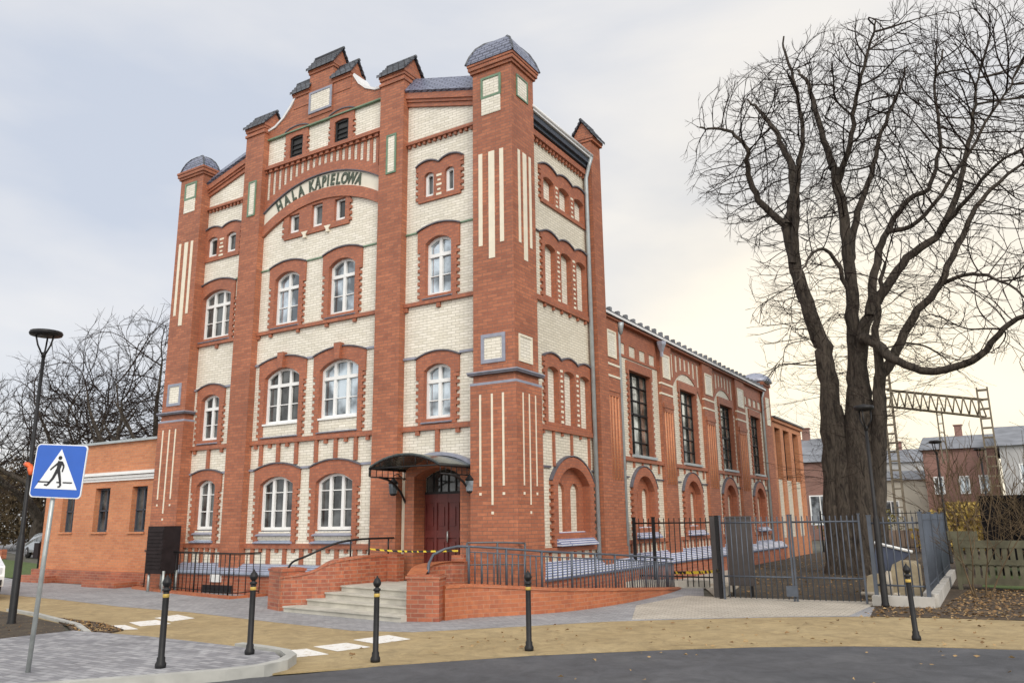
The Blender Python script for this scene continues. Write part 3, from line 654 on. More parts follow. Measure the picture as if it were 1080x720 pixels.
# canopy
cz, cr_ = 3.03, .25
m = MB(); ar = arc(-12.35, -10.38, cz, cr_, 14); ar2 = [(p[0], p[1] + .03) for p in ar]; m.prism(ar + ar2[::-1], .02, 1.45, FA)
cn = m.build('canopy', 'zinc', H); cn.data.materials[0] = MATS['gutter_dark']
cn.data.materials[0] = plain('canopy_sheet', (.07, .09, .09), .22, .3, amt=.35, scale=3)
m = MB(); 
for p_, q_ in zip(ar[:-1], ar[1:]): m.tube([FA(p_[0], p_[1] - .02, 1.44), FA(q_[0], q_[1] - .02, 1.44)], .022, 5)
for u in (-12.35, -10.38):
    m.tube([FA(u, cz - .02, 0), FA(u, cz - .02, 1.45)], .025, 5); m.tube([FA(u, cz - .2, 0), FA(u, cz - .2, 1.4)], .016, 5)
    for k in range(7): m.tube([FA(u, cz - .02, .2 + k * .2), FA(u, cz - .2, .2 + k * .2)], .012, 4)
    m.tube([FA(u, cz - .2 - 1.1 * (1 - sin(t_ * pi / 12)) , 1.1 * (1 - cos(t_ * pi / 12))) for t_ in range(7)][::-1], .028, 6)
    m.tube([FA(u, cz - .2, .05), FA(u, 1.4, .05)], .02, 5); m.tube([FA(u + .12 * (1 if u < -11 else -1), cz - .2, .05), FA(u + .12 * (1 if u < -11 else -1), 1.4, .05)], .012, 5)
    for k in range(8): m.tube([FA(u, 1.45 + k * .18, .05), FA(u + .12 * (1 if u < -11 else -1), 1.45 + k * .18, .05)], .01, 4)
m.tube([FA(-12.35, cz - .02, 1.44), FA(-10.38, cz - .02, 1.44)], .018, 5); m.tube([FA(-12.35, cz - .2, 1.44), FA(-12.35, cz - .02, 1.44)], .018, 5)
for k in range(1, 6): m.tube([FA(-12.35 + k * .33, cz - .02, 1.44), FA(-12.35 + k * .33, arc(-12.35, -10.38, cz, cr_, 6)[k][1], 1.44)], .01, 4)
m.build('canopy_frame', 'black_iron', cn)
for u, ww in ((-12.5, .42), (-10.33, .35)):
    l_ = thing('wall_lantern', 'black iron lantern hanging left of the red entrance door' if u < -12 else 'black iron lantern hanging right of the red entrance door', 'lantern', FA(u, 2.45, ww - .3))
    m = MB(); c = FA(u, 2.45, ww); m.lathe([(.05, -.02), (.08, 0), (.11, .26), (.13, .28), (.04, .38), (.01, .42)], c, 6, False); m.build('lantern_body', 'black_iron', l_)
    m = MB(); m.lathe([(.095, .03), (.118, .25)], c, 6, False); m.build('lantern_glass', 'pane_sky', l_)
    m = MB(); m.tube([FA(u, 2.9, ww), FA(u, 2.95, ww - .15), FA(u, 2.8, .0)], .012, 5); m.tube([FA(u, 2.86, ww), FA(u, 2.92, ww)], .012, 5); m.build('bracket', 'black_iron', l_)

# --- corner turrets
def turret(x0, x1, y0, y1, right=True):
    m = MB(); m.box(x0, x1, y0, y1, 0, 12.95)
    for z0_, z1_, o in ((12.78, 12.86, .05), (12.86, 12.96, .09), (12.96, 13.03, .11)): m.box(x0 - o, x1 + o, y0 - o, y1 + o, z0_, z1_)
    m.box(x0 - .05, x1 + .05, y0 - .05, y1 + .05, 0, 4.88)
    T = m.build('corner_turret', 'red', H)
    m = MB(); o = .05
    m.box(x0 - o - .05, x1 + o + .05, y0 - o - .05, y1 + o + .05, 5.07, 5.12); T1 = m.build('turret_cornice', 'dark_trim', T)
    m = MB(); m.box(x0 - o - .006, x1 + o + .006, y0 - o - .006, y1 + o + .006, 4.84, 4.90); m.box(x0 - o - .065, x1 + o + .065, y0 - o - .065, y1 + o + .065, 5.12, 5.15); m.build('turret_cornice', 'blue_trim', T)
    # bell roof
    cx, cy, hw = (x0 + x1) / 2, (y0 + y1) / 2, (x1 - x0) / 2 + (.12 if right else .03)
    kz = 1 if right else .72
    pr = [(1.02, 13.03), (1.0, 13.08), (.91, 13.28), (.74, 13.52), (.50, 13.70), (.24, 13.80), (.03, 13.84)]; pr = [(a_, 13.03 + (z_ - 13.03) * kz) for a_, z_ in pr]
    P = [(cx + sx * hw * r_, cy + sy * (hw + ((y1 - y0) - (x1 - x0)) / 2) * r_, z) for r_, z in pr for sx, sy in ((-1, -1), (1, -1), (1, 1), (-1, 1))]
    F_ = [(i * 4 + k, i * 4 + (k + 1) % 4, (i + 1) * 4 + (k + 1) % 4, (i + 1) * 4 + k) for i in range(len(pr) - 1) for k in range(4)] + [(3, 2, 1, 0), tuple(len(pr) * 4 - 4 + k for k in range(4))]
    m = MB(); m.add(P, F_); m.build('turret_roof', 'tile', T)
    m = MB()
    for sx, sy in ((-1, -1), (1, -1), (1, 1), (-1, 1)): m.tube([(cx + sx * hw * r_, cy + sy * (hw + ((y1 - y0) - (x1 - x0)) / 2) * r_, z) for r_, z in pr], .028, 5)
    m.lathe([(.05, 13.01 + .8 * kz), (.05, 13.05 + .8 * kz), (.02, 13.09 + .8 * kz)], (cx, cy, 0), 8); m.build('hip_tiles', 'tile_black', T)
    # stripes
    m = MB(); wd = x1 - x0; w_ = YA - y0
    for fu, hw_, zb, zt in ((.2, .055, 8.2, 10.57), (.48, .085, 7.85, 10.57), (.73, .055, 8.2, 10.57)): m.box(x0 + fu * wd - hw_, x0 + fu * wd + hw_, zb, zt, w_ - .01, w_ + .012, FA)
    for fu, zb in ((.2, 2.57), (.48, 2.16), (.74, 2.57)):
        m.box(x0 + fu * wd - .025, x0 + fu * wd + .025, zb, 4.62, w_ + .04, w_ + .062, FA); m.box(x0 + fu * wd - .03, x0 + fu * wd + .03, zb - .2, zb - .14, w_ + .04, w_ + .062, FA)
    if right:
        dy = y1 - y0; w2 = x1 - XB
        for fu, hw_, zb, zt in ((.28, .05, 8.2, 10.57), (.53, .085, 7.82, 10.57), (.77, .05, 8.2, 10.57)): m.box(y0 + fu * dy - hw_, y0 + fu * dy + hw_, zb, zt, w2 - .01, w2 + .012, FB)
        for fu, zb in ((.22, 2.57), (.48, 2.16), (.75, 2.57)):
            m.box(y0 + fu * dy - .02, y0 + fu * dy + .02, zb, 4.62, w2 + .04, w2 + .062, FB); m.box(y0 + fu * dy - .03, y0 + fu * dy + .03, zb - .2, zb - .14, w2 + .04, w2 + .062, FB)
        framed_panel(FB, y0 + .16, y0 + .76, 5.34, 5.98, w2, T, 'cream_plain', .05)
        framed_panel(FB, y0 + .22, y0 + .76, 11.98, 12.58, w2, T, 'green_trim', .04)
    m.build('stripe_inlay', 'cream_plain', T)
    framed_panel(FA, x0 + .2 * wd, x0 + .78 * wd, 5.34, 6.02, w_, T, 'blue_trim', .085)
    # upper panel: green-framed head over plain cream foot
    framed_panel(FA, x0 + .22 * wd, x0 + .74 * wd, 12.02, 12.6, w_, T, 'green_trim', .06)
    m = MB(); m.box(x0 + .22 * wd + .02, x0 + .74 * wd - .02, 11.58, 12.03, w_ - .01, w_ + .018, FA); m.build('inset_panel', 'cream', T)
    return T
turret(-10.26, -9.12, YA - TF, 15.93)
turret(-21.83, -20.72, YA - TF, 15.42, False)

# --- long side of the tower block
U3 = ((16.82, 17.38), (17.68, 18.26), (18.56, 19.14))
def niche_in(u0, u1, v0, vsp, vt, g=0):
    c = (u0 + u1) / 2; iw = (u1 - u0) / 2 - .22 + g; return [(c - iw, v0 + .3 - g), (c + iw, v0 + .3 - g)] + arc(c - iw, c + iw, vsp - .08, (vt - vsp) * .72 + g, 12)[::-1]
m = MB(); m.prism(rect(15.7, 19.5, .2, 12.1), -.4, 0, FB, [rect(a - .02, b_ + .02, c, d) for a, b_ in U3 for c, d in ((9.94, 10.64), (7.34, 8.78), (4.14, 5.58))] + [niche_in(16.92, 19.08, 1.21, 2.75, 3.36, .03)]); m.build('wall', 'cream_hall', H)
m = MB(); m.box(15.7, 19.5, 1.2, 11.0, -.5, -.41, FB); m.build('wall_backing', 'cream_hall', H)
def blind_trio(v0, vt, vh, wav, base, us):
    return attic_pair(FB, [], [(a, b_, v0, vt) for a, b_ in us], .12, base, vh, wav, blind=True)
blind_trio(9.96, 10.62, 10.84, .12, 9.84, U3); blind_trio(7.36, 8.76, 8.98, .12, 7.24, U3); blind_trio(4.16, 5.56, 5.76, .12, 4.08, U3)
m = MB(); m.box(15.93, 19.3, 3.95, 4.07, 0, .08, FB); m.box(15.93, 19.3, 7.14, 7.27, 0, .08, FB); m.box(15.93, 19.3, 1.08, 1.19, 0, .08, FB); m.box(15.93, 19.3, 11.5, 11.66, 0, .12, FB)
for k in range(18): m.box(16.1 + k * .18, 16.18 + k * .18, 11.4, 11.5, 0, .08, FB)
for k in range(7): m.box(16.3 + k * .45, 16.37 + k * .45, 7.04, 7.14, 0, .06, FB)
for u in (17.09, 18.04, 19.02): m.box(u - .04, u + .04, 3.1, 3.95, 0, .05, FB)
for u in (16.6, 17.55, 18.55): m.box(u - .04, u + .04, 3.86, 3.95, 0, .05, FB)
for k in range(7): m.box(16.35 + k * .42, 16.42 + k * .42, .8, 1.08, 0, .05, FB)
m.build('belt_course', 'red_smooth', H)
m = MB(); m.box(15.93, 16.9, 3.05, 3.10, 0, .05, FB); m.box(19.15, 19.4, 3.05, 3.10, 0, .05, FB); m.box(15.93, 16.6, 8.97, 9.0, 0, .05, FB); m.build('string_course', 'dark_trim', H)
def niche(u0, u1, v0, vsp, vt, depth=-.22, parent=H):
    """round-headed recess with two blind lights"""
    c = (u0 + u1) / 2; R = teeth(u1, 1, v0, vsp); Lf = teeth(u0, -1, v0, vsp)
    outer = R + arc(u0 - .04, u1 + .04, vsp, vt - vsp, 14)[::-1] + Lf[::-1]
    iw = (u1 - u0) / 2 - .24; iw += .04; inner = niche_in(u0, u1, v0, vsp, vt)
    m = MB(); m.prism(outer, -.3, .09, FB, [inner]); S = m.build('niche_window', 'red_smooth', parent)
    lw = .46; l1 = (c - .16 - lw, c - .16); l2 = (c + .16, c + .16 + lw)
    m = MB(); hl = [arched(a, b_, v0 + .32, 2.5, 2.5 + lw / 2) for a, b_ in (l1, l2)]
    m.prism(niche_in(u0, u1, v0, vsp, vt, .012), -.22, -.12, FB, hl); m.build('niche_tracery', 'red_smooth', S)
    m = MB(); m.box(l1[0] - .02, l2[1] + .02, v0 + .31, 2.5 + lw, -.24, -.2, FB); m.build('blind_window', 'cream_hall', S)
    m = MB(); hd = arc(u0 - .06, u1 + .06, vsp, vt - vsp + .02, 14); hd2 = offs(hd, .03); m.prism(hd + hd2[::-1], 0, .10, FB); m.build('hood_mould', 'dark_trim', S)
    m = MB(); P = []
    for u in (u0 + .1, u1 - .1): P += [FB(u, v0, -.1), FB(u, v0, .24), FB(u, v0 + .04, .24), FB(u, v0 + .33, -.1)]
    m.add(P, [(0, 1, 2, 3), (7, 6, 5, 4), (0, 4, 5, 1), (1, 5, 6, 2), (2, 6, 7, 3), (3, 7, 4, 0)]); m.build('sill', 'pale_glaze', S)
niche(16.92, 19.08, 1.21, 2.75, 3.36)
# eaves of the tower block
m = MB(); m.box(15.9, 19.34, 11.72, 11.82, -.2, .16, FB); m.box(15.9, 19.34, 11.82, 11.98, -.2, .24, FB); m.build('eaves_cornice', 'gutter_dark', H)
m = MB(); m.box(15.9, 19.34, 11.98, 12.05, .0, .30, FB); m.tube([FB(15.9, 12.08, .30), FB(19.3, 12.08, .30)], .045, 8); m.build('gutter', 'white_metal', H)
m = MB(); P = [(-9.2, 15.75, 12.14), (-9.2, 19.34, 12.14), (-15.73, 19.34, 14.1), (-15.73, 15.75, 14.1), (-22.3, 15.75, 12.14), (-22.3, 19.34, 12.14)]
m.add(P + [(x, y, z - .12) for x, y, z in P], [(0, 1, 2, 3), (3, 2, 5, 4), (6, 9, 8, 7), (9, 10, 11, 8), (0, 6, 7, 1), (4, 5, 11, 10), (0, 3, 9, 6), (3, 4, 10, 9), (1, 7, 8, 2), (2, 8, 11, 5)]); m.build('roof', 'tile', H)
m = MB(); m.box(-21.8, XB - .3, 19.7, 20.0, 0, 12.1); m.box(-21.83, -21.5, 15.5, 20, 0, 12.1); m.box(-21.4, -9.8, 15.62, 15.7, .1, 12); m.build('rear_wall', 'red', H)
# end pilaster with cap
m = MB(); m.box(19.32, 19.92, 0, 12.62, -.3, .26, FB); EP = m.build('pilaster', 'red', H); cap('c', XB - .3, XB + .3, 19.32, 19.92, 12.72, .56, EP, 'y')
m = MB(); m.tube([FB(19.2, 12.0, .32), FB(19.22, 11.75, .22), FB(19.22, 11.4, .12), FB(19.22, .2, .12)], .06, 8); m.build('drainpipe', 'zinc', H)

# ================= hall wing
HT = 7.50
m = MB(); hh = [(21.85, 23.55), (26.2, 27.85), (30.65, 32.3), (34.95, 36.5)]
bays = [(21.0, 24.25), (25.3, 28.55), (29.75, 32.7), (34.0, 37.05)]
m.prism(rect(19.9, 38.0, .2, HT), -.5, 0, FB, [rect(a - .03, b_ + .03, 3.65, 6.25) for a, b_ in hh] + [niche_in((a + b_) / 2 - .92, (a + b_) / 2 + .92, 1.27, 2.72, 3.34, .03) for a, b_ in bays]); m.build('hall_wall', 'cream_hall', H)
PIL = [(20.0, 21.0), (24.25, 25.3), (28.55, 29.75), (32.7, 34.0)]
for a, b_ in PIL[:4]:
    m = MB(); m.box(a, b_, 0, HT, -.1, .12, FB); m.box(a - .02, b_ + .02, 0, 1.1, 0, .15, FB); m.box(a + .08, b_ - .08, 5.35, 5.5, .08, .17, FB); m.box(a + .14, b_ - .14, 5.22, 5.35, .08, .15, FB)
    p = m.build('pilaster', 'red', H)
    q = MB(); n = 3; wd = (b_ - a)
    for k in range(n + 1):
        c = a + wd * (.2 + .6 * k / n); q.tube([FB(c, 2.9, .115), FB(c, 5.22, .115)], .04, 6)
    q.build('fluting', 'orange', p)
    q = MB()
    for z in (5.78, 6.12): q.box(a - .01, b_ + .01, z, z + .06, .05, .135, FB)
    q.build('stripe_inlay', 'cream_plain', p)
    framed_panel(FB, a + .2, b_ - .2, 6.35, 7.15, .12, p, 'cream_plain', .05)
for i, ((a, b_), (wa, wb)) in enumerate(zip(bays, hh)):
    # tall steel window
    m = MB(); m.prism(rect(wa - .02, wb + .02, 3.66, 6.24), -.18, -.12, FB, [rect(wa + .05, wb - .05, 3.73, 6.17)])
    for k in range(1, 3): c = wa + (wb - wa) * k / 3; m.box(c - .02, c + .02, 3.7, 6.2, -.17, -.115, FB)
    for k in range(1, 6): c = 3.68 + 2.54 * k / 6; m.box(wa, wb, c - (.03 if k == 3 else .016), c + (.03 if k == 3 else .016), -.17, -.115, FB)
    f_ = m.build('window', 'black_iron', H)
    m = MB(); m.box(wa + .02, wb - .02, 3.7, 6.2, -.19, -.165, FB); m.build('pane', 'pane_hall', f_)
    sp = teeth(wb + .06, 1, 3.62, 6.1) + [(wb + .16, 6.1), (wb + .16, 6.5), (wa - .16, 6.5), (wa - .16, 6.1)] + teeth(wa - .06, -1, 3.62, 6.1)[::-1]
    surround(FB, sp, [rect(wa, wb, 3.68, 6.22)], f_, w0=-.3)
    m = MB(); m.box(wa - .05, wb + .05, 3.6, 3.68, -.17, .14, FB); m.build('sill', 'zinc', f_)
    m = MB(); m.box(a, b_, 3.48, 3.6, 0, .09, FB); m.box(a, b_, 1.14, 1.25, 0, .09, FB)
    for k in range(9): m.box(a + .15 + k * (b_ - a - .2) / 9, a + .22 + k * (b_ - a - .2) / 9, .8, 1.14, 0, .05, FB)
    for k in range(5): c = a + (b_ - a) * (k + .5) / 5; m.box(c - .04, c + .04, 3.3 if k % 2 else 3.2, 3.48, 0, .05, FB)
    if i in (0, 3):
        m.prism(rect(a, b_, 6.56, HT), 0, .03, FB, [rect(a + .18 + k * (b_ - a - .1) / 4, a + .18 + k * (b_ - a - .1) / 4 + .48, 6.64, 6.98) for k in range(4)])
    else:
        c = (a + b_) / 2; ru = (b_ - a) / 2 - .06
        lo = arc(c - ru, c + ru, 5.95, .86, 16)
        hs = []
        for k in range(7):
            u = a + .3 + k * (b_ - a - .6) / 6
            vb = 5.95 + sqrt(max(0, 1 - ((u - c) / ru) ** 2)) * .86 + .12
            hs.append(rect(u - .12, u + .12, max(vb, 6.3), 7.38))
        m.prism([(a, 5.95)] + lo + [(b_, 5.95), (b_, HT), (a, HT)], 0, .03, FB, hs)
    m.build('wall_relief', 'red_smooth', H)
    niche((a + b_) / 2 - .92, (a + b_) / 2 + .92, 1.27, 2.72, 3.34)
    m = MB(); m.box(a, (a + b_) / 2 - 1.06, 3.0, 3.04, 0, .05, FB); m.box((a + b_) / 2 + 1.06, b_, 3.0, 3.04, 0, .05, FB); m.build('string_course', 'dark_trim', H)
# hall eaves & roof
m = MB(); m.box(19.95, 37.3, HT, HT + .08, -.3, .18, FB); m.build('hall_cornice', 'red_smooth', H)
m = MB(); m.box(19.95, 37.3, HT + .08, HT + .15, -.2, .24, FB); m.build('gutter', 'white_metal', H)
m = MB(); P = [(-9.2, 19.95, HT + .2), (-9.2, 44.3, HT + .2), (-15.7, 44.3, 9.2), (-15.7, 19.95, 9.2), (-22, 19.95, HT), (-22, 44.3, HT)]
P = [(x, min(y, 37.4), z) for x, y, z in P]
m.add(P + [(x, y, z - .14) for x, y, z in P], [(0, 1, 2, 3), (3, 2, 5, 4), (6, 9, 8, 7), (9, 10, 11, 8), (0, 6, 7, 1), (4, 5, 11, 10), (0, 3, 9, 6), (3, 4, 10, 9), (1, 7, 8, 2), (2, 8, 11, 5)])
m.build('roof', 'tile_black', H)
m = MB(); random.seed(4)
for k in range(30): y = 20.3 + k * .57; m.box(-9.32, -9.2, y, y + .12, HT + .2, HT + .3 + random.random() * .05)
m.build('snow_guard', 'far_roof', H)
m = MB(); m.box(XB - 12, XB - .45, 19.9, 44, 0, .15); m.box(-22, -21.7, 20, 44, 0, 7.4); m.box(-22, -9.6, 43.9, 44.2, 0, 6.4); m.box(-14, -13.8, 20, 44, 0, 7.4); m.build('rear_wall', 'far_red', H)
plinth(FB, 15.95, 38.3, 'pale_glaze', .04, .36, .88, .52)
for y in (21.1, 24.8, 37.0):
    m = MB(); m.tube([FB(y, HT, .2), FB(y, HT - .3, .1), FB(y, .2, .1)], .05, 8)
    if y < 25: m.lathe([(.05, -.35), (.1, -.1), (.11, 0)], FB(y, HT, .16), 8)
    if y != 24.8: m.build('drainpipe', 'zinc', H)
    else:
        m = MB(); m.lathe([(.05, -.5), (.06, -.35), (.16, -.1), (.17, 0)], FB(24.15, HT - .02, .24), 6, False); m.build('rain_hopper', 'zinc_roof', H)
# small domed turret and tail block
m = MB(); m.box(37.1, 38.3, 0, 7.95, -.8, .14, FB); m.box(37.03, 38.37, 7.85, 8.0, -.87, .2, FB); p = m.build('stair_turret', 'red', H)
m = MB(); m.lathe([(.78, 8.0), (.74, 8.15), (.6, 8.32), (.38, 8.46), (.12, 8.53), (.02, 8.55)], (XB - .33, 37.7, 0), 12); m.build('turret_roof', 'zinc_roof', p)
framed_panel(FB, 37.4, 38.0, 6.0, 7.3, .14, p, 'cream_plain', .05)
m = MB(); tw_ = [(38.75, 39.8), (40.4, 41.65), (42.35, 43.6)]
m.prism(rect(38.3, 44.4, 0, 6.4), -.5, .12, FB, [rect(a, b_, .9, 6.05) for a, b_ in tw_]); m.box(38.3, 44.45, 6.3, 6.45, -.5, .22, FB); m.box(38.3, 44.42, 0, .9, 0, .17, FB); TB = m.build('tail_block', 'orange', H)
m = MB()
for a, b_ in tw_: m.box(a, b_, .9, 3.6, -.3, .04, FB)
m.build('infill_wall', 'cream_hall', TB)
for a, b_ in tw_:
    m = MB(); m.prism(rect(a, b_, 3.6, 6.0), -.2, -.12, FB, [rect(a + .06, b_ - .06, 3.66, 5.94)])
    m.box((a + b_) / 2 - .03, (a + b_) / 2 + .03, 3.6, 6, -.2, -.12, FB); m.box(a, b_, 4.75, 4.82, -.2, -.12, FB); f_ = m.build('window', 'dark_box', TB)
    m = MB(); m.box(a + .02, b_ - .02, 3.62, 5.98, -.24, -.21, FB); m.build('pane', 'pane_dark', f_)
m = MB(); m.box(38.3, 44.5, 6.45, 6.53, -8, .3, FB); m.build('roof', 'tile_black', TB)

# ================= side annex
AX = thing('brick_annex', 'low flat roofed orange brick annex with narrow dark windows and white cornice', 'building', (-25.3, 15.6, 0))
YX = 15.55
def FX(u, v, w): return (u, YX - w, v)
wx = [(-27.95, -27.2), (-26.03, -25.2), (-24.0, -23.2)]
m = MB(); m.prism(rect(-29.0, -21.75, 0, 4.5), -4.0, 0, FX, []); 
m = MB(); m.prism(rect(-29.0, -21.75, 0, 4.5), -.4, 0, FX, [rect(a, b_, 1.64, 3.05) for a, b_ in wx]); m.box(-29.0, -28.6, YX + .4, YX + 4.6, 0, 4.5); m.box(-29, -21.8, YX + 4.3, YX + 4.6, 0, 4.5); m.build('wall', 'orange', AX)
for a, b_ in wx:
    m = MB(); m.prism(rect(a, b_, 1.64, 3.05), -.24, -.18, FX, [rect(a + .05, b_ - .05, 1.7, 2.99)]); m.box((a + b_) / 2 - .02, (a + b_) / 2 + .02, 1.66, 3.03, -.235, -.17, FX); m.box(a, b_, 2.3, 2.34, -.235, -.17, FX); f_ = m.build('window', 'green_trim', AX)
    f_.data.materials[0] = MATS['gutter_dark']
    m = MB(); m.box(a + .02, b_ - .02, 1.66, 3.03, -.26, -.24, FX); m.build('pane', 'pane_dark', f_)
    m = MB(); m.box(a - .04, b_ + .04, 1.58, 1.64, -.2, .06, FX); m.build('sill', 'orange', f_)
m = MB(); m.box(-29.05, -21.85, 3.26, 3.34, -.02, .06, FX); m.box(-29.08, -21.85, 3.34, 3.42, -.02, .1, FX); m.box(-29.12, -21.85, 3.44, 3.54, -.02, .16, FX); m.build('cornice', 'white_paint', AX)
m = MB(); m.box(-29.12, -21.83, 4.5, 4.58, -4.7, .1, FX); m.build('roof_edge', 'zinc', AX)
m = MB(); m.box(-29.15, -21.75, 0, .42, -.02, .16, FX); m.box(-29.5, -27.6, 0, .22, .1, .5, FX); m.box(-24.8, -23.1, 0, .16, .1, .9, FX); m.build('plinth', 'clinker', AX)

# dark louvred enclosure
m = MB(); E0 = (-21.45, 14.45)
EN = thing('service_enclosure', 'dark brown louvred box standing against the left corner turret', 'enclosure', (-20.5, 14.5, 0))
m = MB(); m.box(-21.15, -20.42, 14.3, 14.85, .5, 1.80); m.build('housing', 'dark_box', EN)
m = MB()
for k in range(11): m.box(-21.13, -20.44, 14.285, 14.31, .64 + k * .10, .70 + k * .10)
m.build('louvre', 'dark_box', EN)
m = MB()
for x in (-21.05, -20.4):
    for y in (14.38, 14.78): m.tube([(x, y, 0), (x, y, .58)], .04, 6)
m.build('leg', 'galv', EN)

# ================= entrance stairs, cheek walls, ramp
ST = thing('entrance_steps', 'pale stone entrance steps between two curved brick cheek walls', 'steps', (-11.6, 13.5, 0))
Ls = [(-13.30, 12.37), (-13.0, 12.75), (-12.74, 13.02), (-12.53, 13.28)]; Rs = [(-10.02, 12.02), (-10.05, 12.3), (-10.1, 12.58), (-10.12, 12.85)]
for k in range(4):
    m = MB(); z1 = .125 * (k + 1); l_, r_ = Ls[k], Rs[k]
    m.prism([(l_[0] - .1, l_[1]), (r_[0] + .1, r_[1]), (-9.9, 14.86), (-12.57, 14.86)], z1 - .125, z1 - .03); m.prism([(l_[0] - .1, l_[1] - .035), (r_[0] + .1, r_[1] - .035), (-9.9, 14.87), (-12.57, 14.87)], z1 - .03, z1)
    m.build('step', 'step', ST)
def wallpath(pts, zt, th, cop=.05, z0=0):
    """wall along pts (outer line), thickness th to the left of travel, top heights zt"""
    o2 = offs(pts, th); n = len(pts); m = MB(); c = MB()
    for i in range(n - 1):
        A, B, Cc, D = pts[i], pts[i + 1], o2[i + 1], o2[i]
        P = [(A[0], A[1], z0), (B[0], B[1], z0), (Cc[0], Cc[1], z0), (D[0], D[1], z0), (A[0], A[1], zt[i] - cop), (B[0], B[1], zt[i + 1] - cop), (Cc[0], Cc[1], zt[i + 1] - cop), (D[0], D[1], zt[i] - cop)]
        m.add(P, [(0, 1, 5, 4), (2, 3, 7, 6), (4, 5, 6, 7)] + ([(3, 0, 4, 7)] if i == 0 else []) + ([(1, 2, 6, 5)] if i == n - 2 else []))
    pc, oc = offs(pts, -.025), offs(pts, th + .025)
    V = []
    for i in range(n):
        z = zt[i]
        for (q, dz) in ((pc[i], -cop), (pc[i], -.02), (offs(pts, .03)[i], 0), (offs(pts, th - .03)[i], 0), (oc[i], -.02), (oc[i], -cop)): V.append((q[0], q[1], z + dz))
    fs = [(i * 6 + k, (i + 1) * 6 + k, (i + 1) * 6 + (k + 1) % 6, i * 6 + (k + 1) % 6) for i in range(n - 1) for k in range(6)] + [tuple(range(6)), tuple((n - 1) * 6 + k for k in range(5, -1, -1))]
    c.add(V, fs)
    return m, c
def smooth_path(pts, n=5):
    o = []
    for i in range(len(pts) - 1):
        p0, p1, p2, p3 = pts[max(i - 1, 0)], pts[i], pts[i + 1], pts[min(i + 2, len(pts) - 1)]
        for k in range(n):
            t_ = k / n; o.append(tuple(.5 * (2 * b_ + (c - a) * t_ + (2 * a - 5 * b_ + 4 * c - d) * t_ ** 2 + (3 * b_ - a - 3 * c + d) * t_ ** 3) for a, b_, c, d in zip(p0, p1, p2, p3)))
    o.append(tuple(pts[-1])); return o
cw = smooth_path([(-13.62, 12.42, .72), (-13.15, 12.78, .80), (-12.82, 13.12, 1.0), (-12.62, 13.6, 1.08), (-12.52, 14.2, 1.10), (-12.5, 14.95, 1.10)])
m, c = wallpath([p[:2] for p in cw], [p[2] for p in cw], .3); w_ = m.build('cheek_wall', 'clinker', ST); c.build('coping', 'clinker', w_)
def pillar(x0, y0, x1, y1, th, z, mat='clinker'):
    dx, dy = x1 - x0, y1 - y0; l = hypot(dx, dy); nx, ny = -dy / l * th, dx / l * th
    q = [(x0, y0), (x1, y1), (x1 + nx, y1 + ny), (x0 + nx, y0 + ny)]; m = MB(); m.prism(q, 0, z - .07)
    cx, cy = sum(p[0] for p in q) / 4, sum(p[1] for p in q) / 4
    q2 = [(cx + (p[0] - cx) * 1.08, cy + (p[1] - cy) * 1.08) for p in q]; m.prism(q2, z - .07, z - .02); q3 = [(cx + (p[0] - cx) * .92, cy + (p[1] - cy) * .92) for p in q]; m.prism(q3, z - .02, z); return m
pillar(-14.22, 12.66, -13.58, 12.42, .55, .88).build('pillar', 'clinker', ST)
pillar(-9.93, 12.18, -9.33, 12.40, .45, .84).build('pillar', 'clinker', ST)
cw = smooth_path([(-9.32, 12.55, .80), (-9.55, 13.0, .95), (-9.75, 13.35, 1.0)][::-1] ) 
cw = smooth_path([(-9.95, 12.25, .84), (-10.14, 12.7, .97), (-10.16, 13.2, 1.02), (-9.95, 13.6, 1.03), (-9.6, 13.75, 1.03)])
m, c = wallpath([p[:2] for p in cw], [p[2] for p in cw], -.3); w_ = m.build('cheek_wall', 'clinker', ST); c.build('coping', 'ramp_brick', w_)
m = MB(); m.box(-10.62, -10.3, 14.55, 14.86, 0, 1.1); m.box(-12.5, -12.2, 14.6, 14.86, .5, 1.1); m.build('door_pier', 'clinker', ST)
# ramp
RP = thing('access_ramp', 'curved orange brick access ramp sweeping round the corner turret with grey railings', 'ramp', (-8.5, 16, 0))
rp = smooth_path([(-9.35, 12.62, .64), (-9.15, 13.2, .63), (-8.72, 13.75, .58), (-8.2, 14.5, .50), (-7.88, 15.3, .44), (-7.68, 16.4, .37), (-7.58, 17.6, .29), (-7.6, 19.2, .18), (-7.72, 20.5, .09), (-7.85, 21.1, .05)])
rp = rp[::1]
m, c = wallpath([p[:2] for p in rp], [p[2] for p in rp], .25, .06); w_ = m.build('ramp_wall', 'ramp_brick', RP); c.build('coping', 'ramp_brick', w_)
inn = offs([p[:2] for p in rp], .22); m = MB()
V = []
for p, q in zip(rp, inn):
    zz = max(p[2] - .12, .012); V += [(q[0], q[1], zz), (min(-9.0, q[0] - 1.2) if p[1] > 14.6 else q[0] - 1.2, q[1] + (.6 if p[1] < 14.6 else 0), zz), (q[0], q[1], 0), (q[0] - 1.2, q[1], 0)]
m.add(V, [(i * 4, i * 4 + 4, i * 4 + 5, i * 4 + 1) for i in range(len(rp) - 1)]); m.build('ramp_deck', 'step', RP, recalc=True)
